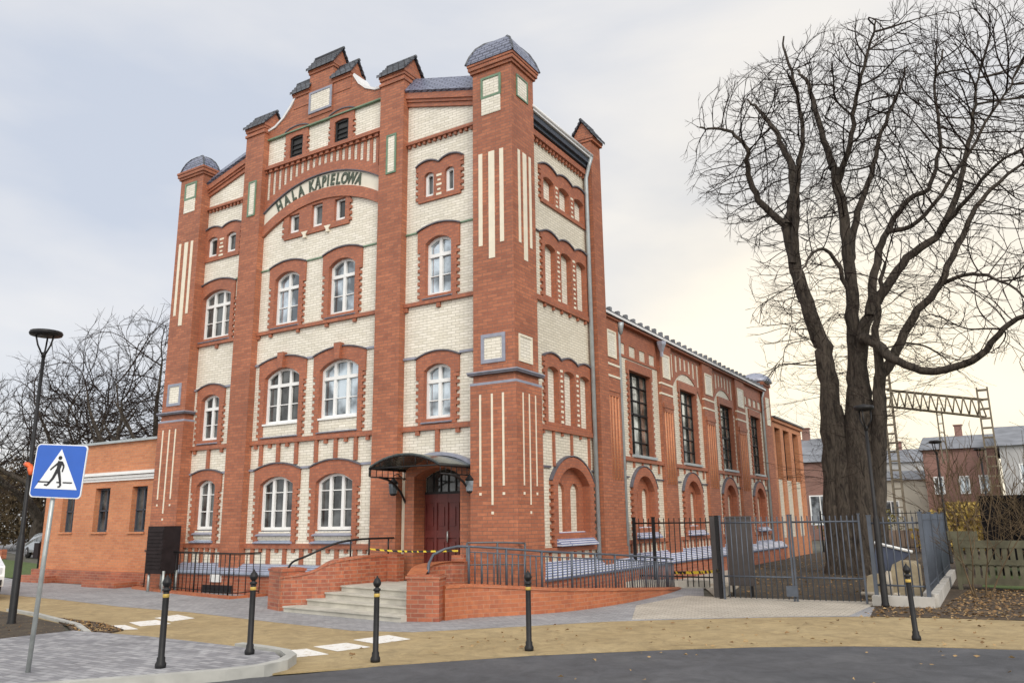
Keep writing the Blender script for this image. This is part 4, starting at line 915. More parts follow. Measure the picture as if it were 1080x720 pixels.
def railing(pts, h, parent, mat='blue_iron', spacing=.13, rails=((1.0, .025), (.86, .014)), r=.012, bottom=.0, name='railing', post_every=8, low=None):
    """pts (x,y,zbase); balusters at even spacing"""
    m = MB(); P = [Vector(p) for p in pts]; L_ = [0]
    for a, b_ in zip(P[:-1], P[1:]): L_.append(L_[-1] + (b_ - a).length)
    for f_, rr in rails: m.tube([p + Vector((0, 0, h * f_)) for p in P], rr, 6)
    if low: m.tube([p + Vector((0, 0, low)) for p in P], .012, 5)
    n = max(int(L_[-1] / spacing), 1); j = 0
    for k in range(n + 1):
        s_ = L_[-1] * k / n
        while j < len(L_) - 2 and L_[j + 1] < s_: j += 1
        t_ = (s_ - L_[j]) / max(L_[j + 1] - L_[j], 1e-6); p = P[j].lerp(P[j + 1], min(t_, 1))
        post = post_every and k % post_every == 0
        m.tube([p + Vector((0, 0, bottom if not post else 0)), p + Vector((0, 0, h * (rails[1][0] if len(rails) > 1 and not post else rails[0][0])))], r * (1.9 if post else 1), 5)
    return m.build(name, mat, parent)
rr = [(p[0] * 1 - .1, p[1] + .05, p[2]) for p in rp if 13.1 < p[1] < 20.6]
railing([(p[0], p[1], p[2] - .02) for p in rr], .72, RP, spacing=.13, post_every=6, r=.014)
# start loop of the outer rail
m = MB(); s0_ = rr[0]; m.tube([(-9.75, 12.6, .86), (-9.85, 12.75, 1.02), (-9.9, 12.95, 1.18), (-9.8, 13.2, 1.28), (-9.55, 13.3, 1.33), (s0_[0], s0_[1], s0_[2] + .70)], .028, 8); m.build('handrail', 'blue_iron', RP)
ir = smooth_path([(-9.75, 13.9, .5), (-9.3, 14.35, .5), (-8.95, 14.9, .47)], 4); railing(ir, .88, RP, 'grey_iron', .3, rails=((1, .022), (.5, .014)), post_every=2)
# left cheek handrail
HL = thing('handrail', 'dark handrail with posts on top of the left stair cheek wall', 'handrail', (-12.9, 14, 0))
m = MB(); hp = [(-13.62, 12.62, .82), (-13.55, 12.7, 1.0), (-13.3, 12.85, 1.12), (-12.95, 13.3, 1.36), (-12.75, 13.7, 1.44), (-12.66, 14.2, 1.46), (-12.6, 14.95, 1.46)]
m.tube(smooth_path(hp, 4), .024, 7)
for y, z in ((13.65, 1.43), (14.2, 1.46), (14.8, 1.46)): m.tube([(-12.75 + (y - 13.65) * .1, y, 1.08), (-12.75 + (y - 13.65) * .1, y, z)], .018, 6)
m.build('rail', 'black_iron', HL)
def tape(pts, label, h=.07):
    m = MB(); P = smooth_path(pts, 6); V = []
    for p in P: V += [(p[0], p[1], p[2]), (p[0], p[1], p[2] + h), (p[0] + .006, p[1] + .006, p[2]), (p[0] + .006, p[1] + .006, p[2] + h)]
    n = len(P); m.add(V, [f for i in range(n - 1) for f in ((i * 4, i * 4 + 4, i * 4 + 5, i * 4 + 1), (i * 4 + 2, i * 4 + 3, i * 4 + 7, i * 4 + 6), (i * 4, i * 4 + 2, i * 4 + 6, i * 4 + 4), (i * 4 + 1, i * 4 + 5, i * 4 + 7, i * 4 + 3))] + [(0, 1, 3, 2), (n * 4 - 4, n * 4 - 2, n * 4 - 1, n * 4 - 3)])
    o = m.build('hazard_tape', 'hazard', org=pts[0]); tag(o, label, 'tape', 'hazard tapes'); return o
tape([(-12.62, 14.1, 1.22), (-11.8, 13.9, 1.19), (-10.9, 13.7, 1.19), (-9.7, 13.5, 1.22)], 'yellow and black tape strung across the entrance door behind the steps', .035)
tape([(-7.75, 20.4, .42), (-7.1, 20.0, .46), (-6.5, 19.5, .52), (-6.02, 18.75, .6)], 'yellow and black tape running from ramp end to the gate post', .07)

# areaway railing and kerb
AR = thing('areaway_railing', 'black bar railing on a red kerb round the cellar areaway', 'railing', (-19.5, 14.4, 0))
ap = [(-22.45, 15.35), (-22.4, 15.0), (-20.6, 14.62), (-18.6, 14.25), (-16.95, 13.98), (-16.9, 14.8)]
m = MB(); m.prism(ap + offs(ap, -.2)[::-1], 0, .07); m.build('kerb_stone', 'ramp_brick', AR)
railing([(x, y, .03) for x, y in offs(ap, -.08 + .16)], 1.06, AR, 'black_iron', .22, rails=((1, .02), (.97, .01)), r=.012, post_every=8, low=.1)
railing([(-21.6, 14.95, .03), (-20.5, 14.80, .03)], .75, AR, 'black_iron', .14, rails=((1, .02),), r=.01, post_every=0)

# ================= fence and gate
def fence(a, b_, h, label, name='steel_fence', sp=.135, low=.2, mid=.86, grp=None, mat='blue_iron', posts=None, up=.13, z=0.0, ph=.038):
    a = Vector(a); b_ = Vector(b_); d = b_ - a; l = d.length
    T = thing(name, label, 'fence' if 'gate' not in name else 'gate', (a.x, a.y, z), grp)
    m = MB(); n = int(l / sp)
    for k in range(1, n):
        p = a + d * k / n; m.tube([(p.x, p.y, z + .05), (p.x, p.y, z + h)], .014, 4); 
    m.build('bars', mat, T)
    for zz in (low, h - up): m = MB(); m.tube([(a.x, a.y, z + zz), (b_.x, b_.y, z + zz)], .02, 4); m.build('rail', mat, T)
    for t_ in (posts or (0, 1)):
        p = a + d * t_; m = MB(); m.box(p.x - ph, p.x + ph, p.y - ph, p.y + ph, z, z + h + .02); m.box(p.x - ph - .01, p.x + ph + .01, p.y - ph - .01, p.y + ph + .01, z + h + .02, z + h + .04); m.build('post', mat, T)
    return T
fence((-5.9, 18.67), (-4.38, 18.78), 1.84, 'left leaf of the grey steel bar gate beside the tall posts', 'driveway_gate', low=.52, mid=None, mat='blue_iron', sp=.115, ph=.02)
g2 = fence((-4.32, 18.785), (-2.92, 18.89), 1.84, 'right leaf of the grey steel bar gate beside the black lamp post', 'driveway_gate', low=.52, mid=None, sp=.115, ph=.02)
m = MB(); m.box(-4.52, -4.28, 18.68, 18.74, .12, .34); m.build('lock_box', 'blue_iron', g2)
fence((-9.2, 21.3), (-6.95, 21.25), 1.84, 'black steel bar fence between hall wall and the cabinet', 'steel_fence', low=.3, mid=None, mat='black_iron', posts=(0, .26, 1), sp=.15)
fence((-6.95, 21.25), (-6.02, 18.8), 1.84, 'dark fence bay seen end on behind the left gate post', 'steel_fence', low=.3, mid=None, mat='black_iron', sp=.2)
fence((-2.72, 18.92), (-1.72, 18.8), 1.8, 'short grey fence bay on a white curb right of the gate', 'steel_fence', low=.4, mid=None, z=.0)
fence((-1.72, 18.85), (-1.9, 27.5), 1.86, 'long grey bar fence receding on pale curb beside the bench', 'steel_fence', sp=.12, low=.4, mid=None, posts=(0, .33, .66, 1))
m = MB(); m.box(-2.78, -1.62, 18.62, 18.98, 0, .2); m.prism([(-1.62, 18.75), (-1.55, 18.75), (-1.75, 27.6), (-2.05, 27.6), (-1.85, 18.98)], 0, .26); o = m.build('curb_wall', 'white_metal', org=(-1.8, 20, 0)); o.data.materials[0] = plain('curb_white', (.46, .44, .40), .85, amt=.15, scale=3, bump=.3)
tag(o, 'pale concrete curb wall under the receding grey fence', 'curb')
# tall board panel behind the gate post
PB = thing('pillar_cabinet', 'tall grey brown cabinet standing behind the left gate post', 'cabinet', (-6.3, 19.4, 0))
m = MB(); m.box(-6.02, -5.45, 19.5, 19.62, .25, 1.82); m.box(-6.04, -5.43, 19.48, 19.64, 1.82, 1.86); m.build('cabinet_body', 'dark_box', PB).data.materials[0] = plain('cab', (.075, .065, .062), .7)
m = MB(); m.box(-6.26, -6.14, 19.0, 19.1, .0, 1.86); m.build('side_post', 'black_iron', PB).data.materials[0] = plain('cab2', (.06, .055, .055), .6)
for x in (-5.95, -5.52):
    m = MB(); m.box(x - .03, x + .03, 19.53, 19.59, 0, .25); m.build('leg', 'black_iron', PB)
# concrete ledges by the side path
m = MB(); m.prism([(-9.1, 20.3), (-7.95, 21.2), (-7.2, 21.5), (-7.1, 21.9), (-8.0, 21.8), (-9.1, 21.2)], 0, .2); o = m.build('low_wall', 'concrete', org=(-8, 21, 0)); tag(o, 'low weathered concrete ledge at the foot of the ramp', 'low wall')
m = MB(); m.prism([(-6.35, 19.25), (-6.05, 19.2), (-6.75, 22.9), (-7.05, 22.9)], 0, .25); m.prism([(-6.4, 19.2), (-6.0, 19.15), (-6.0, 19.35), (-6.4, 19.4)], .25, .3); o = m.build('low_wall', 'stone', org=(-6.5, 21, 0)); tag(o, 'low pale stone edging wall running back from left gate post', 'low wall')

# sandstone block with slanted lid
SB = thing('stone_trough', 'carved sandstone trough behind the fence right of the gate', 'trough', (-2.6, 20.2, 0))
m = MB(); m.prism([(-3.1, 0), (-2.0, 0), (-2.0, .72), (-2.08, .82), (-2.35, .84), (-2.5, .76), (-2.55, .6), (-3.05, .5)], -.35, .35, lambda u, v_, w: (u, 20.4 + w, v_)); m.build('block', 'sandstone', SB)
m = MB(); m.tube([(-2.62, 20.0, .0), (-2.62, 20.0, .4), (-2.58, 20.0, .62)], [.09, .1, .05], 8); m.tube([(-3.2, 20.02, .12), (-2.4, 20.02, .12)], .05, 6); m.build('carving', 'stone', SB)
m = MB(); P = [(-3.0, 20.5, .5), (-2.55, 20.5, .62), (-2.15, 20.5, 1.0), (-2.85, 20.5, 1.2)]; m.add([(x, y + dy, z) for dy in (0, .5) for x, y, z in P], [(0, 1, 2, 3), (7, 6, 5, 4), (0, 4, 5, 1), (1, 5, 6, 2), (2, 6, 7, 3), (3, 7, 4, 0)]); o = m.build('tilted_box', 'lid_blue', org=(-2.7, 20.6, .6)); tag(o, 'dark blue box with white edge leaning behind the sandstone trough', 'box')
m = MB(); m.tube([(-2.88, 20.48, 1.22), (-2.1, 20.48, 1.02)], .035, 5); m.build('edge_strip', 'white_paint', o, org=(-2.7, 20.6, .6))

# ================= bench at the right
BN = thing('slatted_bench', 'large weathered green wooden slatted bench seen from behind', 'bench', (.2, 23.6, 0))
def FN(u, v_, w): return (-1.45 + u, 23.6 + w - u * .22, v_)
m = MB(); m.box(0, 3.2, 1.02, 1.2, -.05, .0, FN); m.build('top_board', 'wood_green', BN)
m = MB()
for k in range(20): m.box(.08 + k * .158, .19 + k * .158, .72, 1.04, -.04, .0, FN)
m.build('back_slats', 'wood_green', BN)
m = MB(); m.box(0, 3.2, .62, .74, -.07, .02, FN); m.build('middle_rail', 'wood_green', BN)
m = MB()
for k in range(20): m.box(.08 + k * .158, .19 + k * .158, .28, .64, -.04, .0, FN)
m.build('lower_slats', 'wood_green', BN)
m = MB(); m.box(0, 3.2, .14, .3, -.06, .0, FN); m.build('bottom_board', 'wood_green', BN)
for u in (-.02, 3.1):
    m = MB(); m.box(u, u + .1, 0, 1.25, -.09, .06, FN); m.build('leg', 'wood_green', BN)
m = MB(); m.box(-.12, .55, 1.2, 1.42, -.06, .0, FN); m.build('headrest', 'wood_green', BN)
m = MB(); m.box(0, 3.2, .55, .6, .05, .6, FN); m.build('seat', 'wood_green', BN)

# ================= bollards
def bollard(x, y, label, z=0.0):
    return (x, y, label, z)
B0 = thing('bollard', 'black steel bollard with gold band nearest the zebra sign, standing on the grey corner paving', 'bollard', (-9.19, 6.54, .10), 'bollards along the kerb')
def bmk(prof, name, mat, s=14):
    m = MB(); m.lathe(prof, (0, 0, 0), s); return m.build(name, mat, B0, org=(0, 0, 0))
bmk([(.062, 0), (.066, .02), (.066, .05), (.05, .08), (.05, .12), (.039, .14), (.038, .86), (.036, .93)], 'shaft', 'black_iron')
bmk([(.038, .845), (.0405, .85), (.0405, .885), (.038, .89)], 'reflective_band', 'gold')
bmk([(.04, .92), (.05, .93), (.05, .95), (.026, .965), (.026, .975), (.04, .985), (.056, 1.02), (.056, 1.035), (.04, 1.075), (.016, 1.1), (.008, 1.125)], 'finial', 'black_iron')
B0.scale = (1, 1, .98)
for x, y, lb, z in ((-9.04, 7.78, 'black bollard with gold band on the curved kerb corner, second from the zebra sign', .10), (-7.49, 8.56, 'black bollard with gold band in front of the stone entrance steps', 0.004), (-6.15, 10.31, 'black bollard with gold band in front of the orange ramp wall', 0.004), (-1.5, 13.78, 'leaning black bollard with gold band right of the gate near the bench', 0.004)):
    c = copy_tree(B0); c.location = (x, y, z); c['label'] = lb
    if x > -2: c.rotation_euler = (0, radians(-1.5), 0)

# ================= crossing sign
SGN = thing('crossing_sign', 'square blue pedestrian crossing sign on a leaning galvanised pole', 'road sign', (-10.38, 5.58, .1))
bx, by = -10.38, 5.58
m = MB(); m.tube([(bx, by, .1), (bx + .08, by + .04, 2.78)], .028, 10); m.build('pole', 'galv', SGN)
# sign plane: faces the camera side, right = rv, up = z
sr = Vector((.895, .445, 0)).normalized(); sn = Vector((sr.y, -sr.x, 0)); sc_ = Vector((bx + .13, by + .06, 2.495))
def FS(u, v_, w):
    tl = radians(-3.2); uu = u * cos(tl) - v_ * sin(tl); vv = u * sin(tl) + v_ * cos(tl)
    p = sc_ + sr * uu + Vector((0, 0, vv)) + sn * (w + .035); return tuple(p)
def rrect(hw, hh, r_, n=5):
    o = []
    for cx, cy, a0 in ((hw - r_, -hh + r_, -90), (hw - r_, hh - r_, 0), (-hw + r_, hh - r_, 90), (-hw + r_, -hh + r_, 180)):
        for k in range(n + 1): t_ = radians(a0 + 90 * k / n); o.append((cx + r_ * cos(t_), cy + r_ * sin(t_)))
    return o
m = MB(); m.prism(rrect(.345, .335, .05), 0, .015, FS); pn = m.build('sign_plate', 'sign_white', SGN)
m = MB(); m.prism(rrect(.332, .322, .045), .015, .018, FS); m.build('blue_field', 'sign_blue', pn)
m = MB(); m.prism([(-.285, -.225), (.285, -.225), (0, .275)], .018, .021, FS); m.build('white_triangle', 'sign_white', pn)
m = MB()
def limb(p, q, a, b_):
    d = Vector((q[0] - p[0], q[1] - p[1])); l = d.length; n_ = Vector((-d.y, d.x)) / l
    m.prism([(p[0] - n_.x * a, p[1] - n_.y * a), (p[0] + n_.x * a, p[1] + n_.y * a), (q[0] + n_.x * b_, q[1] + n_.y * b_), (q[0] - n_.x * b_, q[1] - n_.y * b_)][::-1], LW[0], LW[0] + .002, FS); LW[0] += .0002
LW = [.021]
m.prism([(.0 + .026 * cos(t_ * pi / 6), .165 + .026 * sin(t_ * pi / 6)) for t_ in range(12)], .021, .023, FS)
for a in (((.01, .125), (-.005, .0), .035, .024), ((-.005, .11), (-.07, .05), .013, .011), ((-.07, .05), (-.11, .01), .011, .009), ((.03, .115), (.065, .06), .014, .012), ((.065, .06), (.055, -.01), .011, .009),
          ((.0, .02), (.035, -.09), .022, .016), ((.035, -.09), (.06, -.185), .016, .012), ((.06, -.185), (.025, -.2), .012, .01), ((-.01, .02), (-.055, -.09), .022, .016), ((-.055, -.09), (-.12, -.18), .016, .012), ((-.12, -.18), (-.16, -.175), .012, .01),
          ((-.25, -.14), (-.10, -.14), .008, .008), ((.0, -.14), (.035, -.14), .008, .008), ((.085, -.14), (.21, -.14), .008, .008)): limb(*a)
m.build('walking_figure', 'sign_black', pn)
m = MB(); m.tube([FS(0, .345, -.03), FS(.02, .40, -.03)], .04, 8); m.build('pole_cap', 'sign_black', SGN)

# ================= street lamps
def street_lamp(x, y, h, hb, label, r=.045, head=.36, grp='street lamps', detail=True, z=0):
    T = thing('street_lamp', label, 'street lamp', (x, y, z), grp)
    m = MB(); m.lathe([(r * 2.0, 0), (r * 2.0, .05), (r * 1.7, .1), (r * 1.6, hb), (r * 1.2, hb + .05), (r, hb + .08), (r * .8, h - .5)], (x, y, z), 10); m.build('post', 'black_iron', T)
    m = MB(); m.lathe([(r, h - .5), (r * 1.1, h - .42), (r * .8, h - .4)], (x, y, z), 8)
    for k in range(3):
        t_ = k * 2 * pi / 3 + .4; m.tube([(x + .03 * cos(t_), y + .03 * sin(t_), z + h - .45), (x + .13 * cos(t_), y + .13 * sin(t_), z + h - .26), (x + head * .62 * cos(t_), y + head * .62 * sin(t_), z + h - .04)], .018, 5)
    m.build('arm', 'black_iron', T)
    m = MB(); m.lathe([(head * .35, h - .08), (head * .95, h - .05), (head, h - .01), (head * .95, h + .03), (head * .3, h + .06), (.02, h + .07)], (x, y, z), 18); m.build('lamp_head', 'black_iron', T)
    return T
street_lamp(-16.33, 8.37, 5.66, 1.6, 'tall black street lamp with flat round head behind the crossing sign', r=.042, head=.31)
m = MB(); m.tube([(-16.25, 8.33, 2.98), (-16.16, 8.3, 2.90), (-16.12, 8.28, 2.8)], [.05, .06, .03], 6); m.tube([(-16.42, 8.33, 3.02), (-16.25, 8.28, 3.0), (-16.20, 8.32, 2.94)], .05, 6); o = m.build('orange_tag', 'orange_plastic', org=(-16.25, 8.3, 2.9)); tag(o, 'crumpled orange plastic tied round the left street lamp', 'plastic tie')
street_lamp(-2.51, 18.44, 4.1, 1.75, 'black street lamp standing in front of the big bare tree', r=.04, head=.21)
street_lamp(-2.4, 36.0, 4.7, 1.2, 'slim black street lamp between tree and the red brick house', r=.05, head=.24)
street_lamp(-1.0, 40.0, 4.6, 1.2, 'slim black street lamp in front of the red brick house', r=.05, head=.24)

# ================= vehicles
def car(name, label, x, y, rot, mat):
    T = thing(name, label, 'car', (0, 0, 0), None)
    def cb(m): return m
    m = MB(); prof = [(-2.1, .35), (2.1, .35), (2.15, .6), (2.05, .85), (1.2, .98), (.55, 1.42), (-.1, 1.5), (-1.5, 1.5), (-1.95, 1.25), (-2.12, .9), (-2.15, .6)]
    V = []
    for yy, ins in ((-.85, 0), (-.6, .0), (.6, .0), (.85, 0)):
        for (px_, pz) in prof:
            k = .16 if pz > 1.0 else 0; ys = yy * (1 - k) if abs(yy) > .7 else yy; V.append((px_, ys, pz - (.03 if abs(yy) > .7 and pz > 1.3 else 0)))
    n = len(prof); fs = [tuple(range(n)), tuple(3 * n + k for k in range(n - 1, -1, -1))] + [(i * n + k, i * n + (k + 1) % n, (i + 1) * n + (k + 1) % n, (i + 1) * n + k) for i in range(3) for k in range(n)]
    m.add(V, fs); body = m.build('body', mat, T)
    m = MB()
    for s in (-1, 1):
        for q in ([(1.05, 1.0), (.5, 1.38), (-.1, 1.44), (-.1, 1.0)], [(-.2, 1.0), (-.2, 1.44), (-1.0, 1.44), (-1.0, 1.0)], [(-1.1, 1.0), (-1.1, 1.43), (-1.5, 1.4), (-1.75, 1.05)]):
            m.prism(q, .80 * s * 1.0 - .01, .80 * s + .012, lambda u, v_, w: (u, w * (1 - .16 * (v_ - .85) / .65) + (.03 if w > 0 else -.03), v_))
    m.box(-2.1, -1.93, -.6, .6, 1.0, 1.32); m.box(.75, 1.12, -.62, .62, 1.03, 1.2); m.build('windows', 'pane_dark', T)
    for sx in (-1.35, 1.3):
        for s in (-1, 1):
            m = MB(); m.lathe([(.2, -.11), (.33, -.1), (.33, .1), (.2, .11)], (sx, s * .76, .33), 16, axis='y'); w_ = m.build('wheel', 'rubber', T)
            m = MB(); m.lathe([(.19, -.125), (.05, -.13), (.05, .13), (.19, .125)], (sx, s * .76, .33), 10, axis='y'); m.build('rim', 'rim', w_)
    for s in (-1, 1):
        m = MB(); m.box(-2.17, -2.0, s * .7 - .1, s * .7 + .1, .85, 1.2); m.build('taillight', 'taillight', T)
        m = MB(); m.box(1.98, 2.14, s * .62 - .16, s * .62 + .16, .66, .82); m.build('headlight', 'headlight', T)
    m = MB(); m.box(-2.2, -2.1, -.8, .8, .4, .55); m.box(2.1, 2.19, -.8, .8, .38, .52); m.build('bumper', 'rubber', T)
    T.location = (x, y, 0); T.rotation_euler = (0, 0, rot); return T
car('parked_car', 'silver estate car parked far left behind the lamp post', -50.5, 27.6, radians(168), 'car_silver')
car('parked_car', 'white car with its nose just reaching into the left edge', -24.5, 11.0, radians(-20), 'car_white')

# ================= trees
class TR:
    def __init__(s): s.v = []; s.f = []
    def tube(s, P, R, sides):
        o = len(s.v); n = len(P)
        for i in range(n):
            a = P[max(i - 1, 0)]; b_ = P[min(i + 1, n - 1)]; dx, dy, dz = b_[0] - a[0], b_[1] - a[1], b_[2] - a[2]
            l = sqrt(dx * dx + dy * dy + dz * dz) or 1; dx /= l; dy /= l; dz /= l
            if i == 0:
                if abs(dz) < .9: ax, ay, az = dy, -dx, 0.0
                else: ax, ay, az = 0.0, dz, -dy
            else:
                q_ = pa[0] * dx + pa[1] * dy + pa[2] * dz; ax, ay, az = pa[0] - q_ * dx, pa[1] - q_ * dy, pa[2] - q_ * dz
            l = sqrt(ax * ax + ay * ay + az * az) or 1; ax /= l; ay /= l; az /= l; pa = (ax, ay, az)
            bx_, by_, bz = dy * az - dz * ay, dz * ax - dx * az, dx * ay - dy * ax
            p = P[i]; r_ = R[i]
            for k in range(sides):
                c, s_ = CS[sides][k]; s.v.append((p[0] + (ax * c + bx_ * s_) * r_, p[1] + (ay * c + by_ * s_) * r_, p[2] + (az * c + bz * s_) * r_))
        for i in range(n - 1):
            for k in range(sides):
                k2 = (k + 1) % sides; s.f.append((o + i * sides + k, o + i * sides + k2, o + (i + 1) * sides + k2, o + (i + 1) * sides + k))
    def build(s, name, mat, parent, org):
        me = bpy.data.meshes.new(name); me.from_pydata([(a - org[0], b_ - org[1], c - org[2]) for a, b_, c in s.v], [], s.f); me.polygons.foreach_set('use_smooth', [True] * len(s.f))
        me.materials.append(MATS[mat]); o = bpy.data.objects.new(name, me); COL.objects.link(o); o.parent = parent; return o
CS = {n: [(cos(2 * pi * k / n), sin(2 * pi * k / n)) for k in range(n)] for n in (3, 4, 5, 6, 8, 10, 12, 14)}
def grow(tb, tw, rnd, p, d, length, r, level, maxl, up=.06, wig=.28, kids=7, spread=(.5, 1.0), fine=.006, seg=None):
    n = seg or (7 if level <= 1 else 5 if level == 2 else 4)
    P = [tuple(p)]; R = [r]; D = [d]
    d = Vector(d).normalized(); q = Vector(p)
    for i in range(n):
        d = (d + Vector((rnd.gauss(0, wig), rnd.gauss(0, wig), rnd.gauss(0, wig) * .8 + up))).normalized()
        q = q + d * length / n; P.append(tuple(q)); R.append(max(r * (1 - .80 * (i + 1) / n), fine * .6)); D.append(d.copy())
    (tb if level <= 1 else tw).tube(P, R, 6 if level == 0 else 5 if level == 1 else 4 if level == 2 else 3)
    if level >= maxl: return
    k = kids[level] if isinstance(kids, (list, tuple)) else kids
    for j in range(k):
        t_ = .22 + .78 * (j + rnd.random()) / k; i = min(int(t_ * n), n - 1); f_ = t_ * n - i
        pos = Vector(P[i]).lerp(Vector(P[i + 1]), f_); dd = D[i]
        ax = dd.cross(Vector((rnd.gauss(0, 1), rnd.gauss(0, 1), rnd.gauss(0, 1)))).normalized()
        nd = (dd * cos(a_ := rnd.uniform(*spread)) + ax * sin(a_)).normalized()
        grow(tb, tw, rnd, pos, nd, length * rnd.uniform(.42, .72) * (1.15 - .5 * t_), max(R[i] * .55, fine), level + 1, maxl, up, wig, kids, spread, fine)
G = [
('S1', [(-5.07, 28.6, 0.02), (-5.08, 28.56, 2.58), (-4.94, 28.51, 5.11), (-4.89, 28.47, 6.95), (-5.06, 28.43, 7.9), (-5.43, 28.39, 9.47), (-5.62, 28.34, 10.66), (-5.73, 28.3, 12.07)], .58, .27),
('S1a', [(-5.71, 28.2, 12.03), (-6.55, 27.78, 13.1), (-6.73, 27.37, 14.22), (-6.57, 26.95, 14.74), (-7.05, 26.8, 15.5), (-7.7, 26.6, 15.75), (-8.1, 26.5, 15.85)], .15, .03),
('S1b', [(-5.71, 28.2, 12.03), (-5.39, 28.5, 13.7), (-5.71, 28.8, 15.38), (-6.19, 29.1, 16.7), (-6.75, 29.4, 17.7), (-7.1, 29.7, 18.2)], .2, .03),
('S1c', [(-5.6, 28.2, 10.62), (-5.3, 28.03, 12.49), (-5.11, 27.87, 13.8), (-4.78, 27.7, 15.07), (-4.78, 27.53, 16.66), (-4.99, 27.37, 18.12), (-5.03, 27.2, 18.9)], .16, .03),
('S2', [(-4.75, 28.6, 0.03), (-4.4, 28.6, 2.56), (-4.18, 28.6, 5.06), (-4.01, 28.6, 6.69), (-3.91, 28.6, 8.52), (-3.84, 28.6, 10.4), (-3.87, 28.6, 12.36), (-3.98, 28.6, 14.0)], .52, .2),
('S2a', [(-3.98, 28.6, 14.0), (-4.32, 28.85, 15.65), (-4.64, 29.1, 17.81), (-4.92, 29.35, 18.4), (-5.0, 29.6, 18.8)], .15, .03),
('S2b', [(-3.95, 28.6, 13.38), (-3.44, 28.23, 14.31), (-2.97, 27.85, 15.83), (-2.42, 27.48, 17.29), (-1.92, 27.1, 18.32)], .14, .03),
('S2c', [(-3.84, 28.6, 10.4), (-3.55, 29.1, 12.06), (-2.9, 29.6, 13.91), (-2.43, 30.1, 15.65), (-1.74, 30.6, 17.3), (-1.4, 31.1, 18.5)], .17, .03),
('S2d', [(-3.89, 28.6, 9.27), (-4.35, 27.98, 10.71), (-4.76, 27.35, 10.61), (-5.03, 26.72, 9.92), (-5.21, 26.1, 9.24)], .09, .02),
('S3', [(-4.29, 28.4, 0.05), (-4.06, 28.42, 2.55), (-3.87, 28.43, 5.01), (-3.83, 28.45, 6.29), (-3.72, 28.47, 7.56), (-3.4, 28.48, 8.42), (-2.82, 28.5, 9.25), (-1.99, 28.52, 10.22), (-0.97, 28.53, 10.94), (-0.28, 28.55, 12.27), (0.22, 28.57, 13.84), (0.53, 28.58, 15.1), (0.8, 28.6, 16.2)], .5, .04),
('S3a', [(-0.97, 28.4, 10.9), (-0.09, 27.73, 11.57), (0.72, 27.07, 12.19), (1.56, 26.4, 12.38)], .1, .03),
('S3b', [(-3.39, 28.4, 8.4), (-2.99, 28.69, 10.27), (-2.57, 28.97, 11.42), (-1.81, 29.26, 12.51), (-1.04, 29.54, 13.02), (-0.61, 29.83, 14.81), (-0.54, 30.11, 16.99), (-.1, 30.4, 18.4)], .17, .03),
('S3c', [(-2.52, 28.4, 11.23), (-1.52, 28.15, 11.31), (-0.28, 27.9, 12.59), (0.79, 27.65, 14.02), (1.65, 27.4, 15.1)], .1, .03),
('S4', [(-3.98, 28.4, 0.06), (-3.71, 28.35, 2.54), (-3.39, 28.3, 4.96), (-3.23, 28.25, 6.2), (-2.8, 28.2, 6.84), (-2.03, 28.15, 8.14), (-1.16, 28.1, 9.05), (-0.39, 28.05, 10.49), (0.33, 28.0, 11.57), (1.14, 27.95, 12.25), (1.9, 27.9, 12.74)], .42, .04),
('S4a', [(-1.17, 28.4, 9.13), (-0.25, 27.9, 9.19), (0.66, 27.4, 8.57), (1.42, 26.9, 7.36)], .09, .02),
('low', [(-3.65, 28.2, 7.63), (-3.12, 27.91, 7.27), (-2.75, 27.63, 6.74), (-1.74, 27.34, 6.16), (-0.57, 27.06, 6.31), (0.04, 26.77, 6.74), (0.63, 26.49, 7.24), (1.4, 26.2, 7.37)], .2, .06),
('lowb', [(-3.22, 28.2, 6.19), (-3.16, 27.87, 7.54), (-2.9, 27.53, 8.85), (-2.6, 27.2, 9.79)], .2, .05),
]
from mathutils.kdtree import KDTree
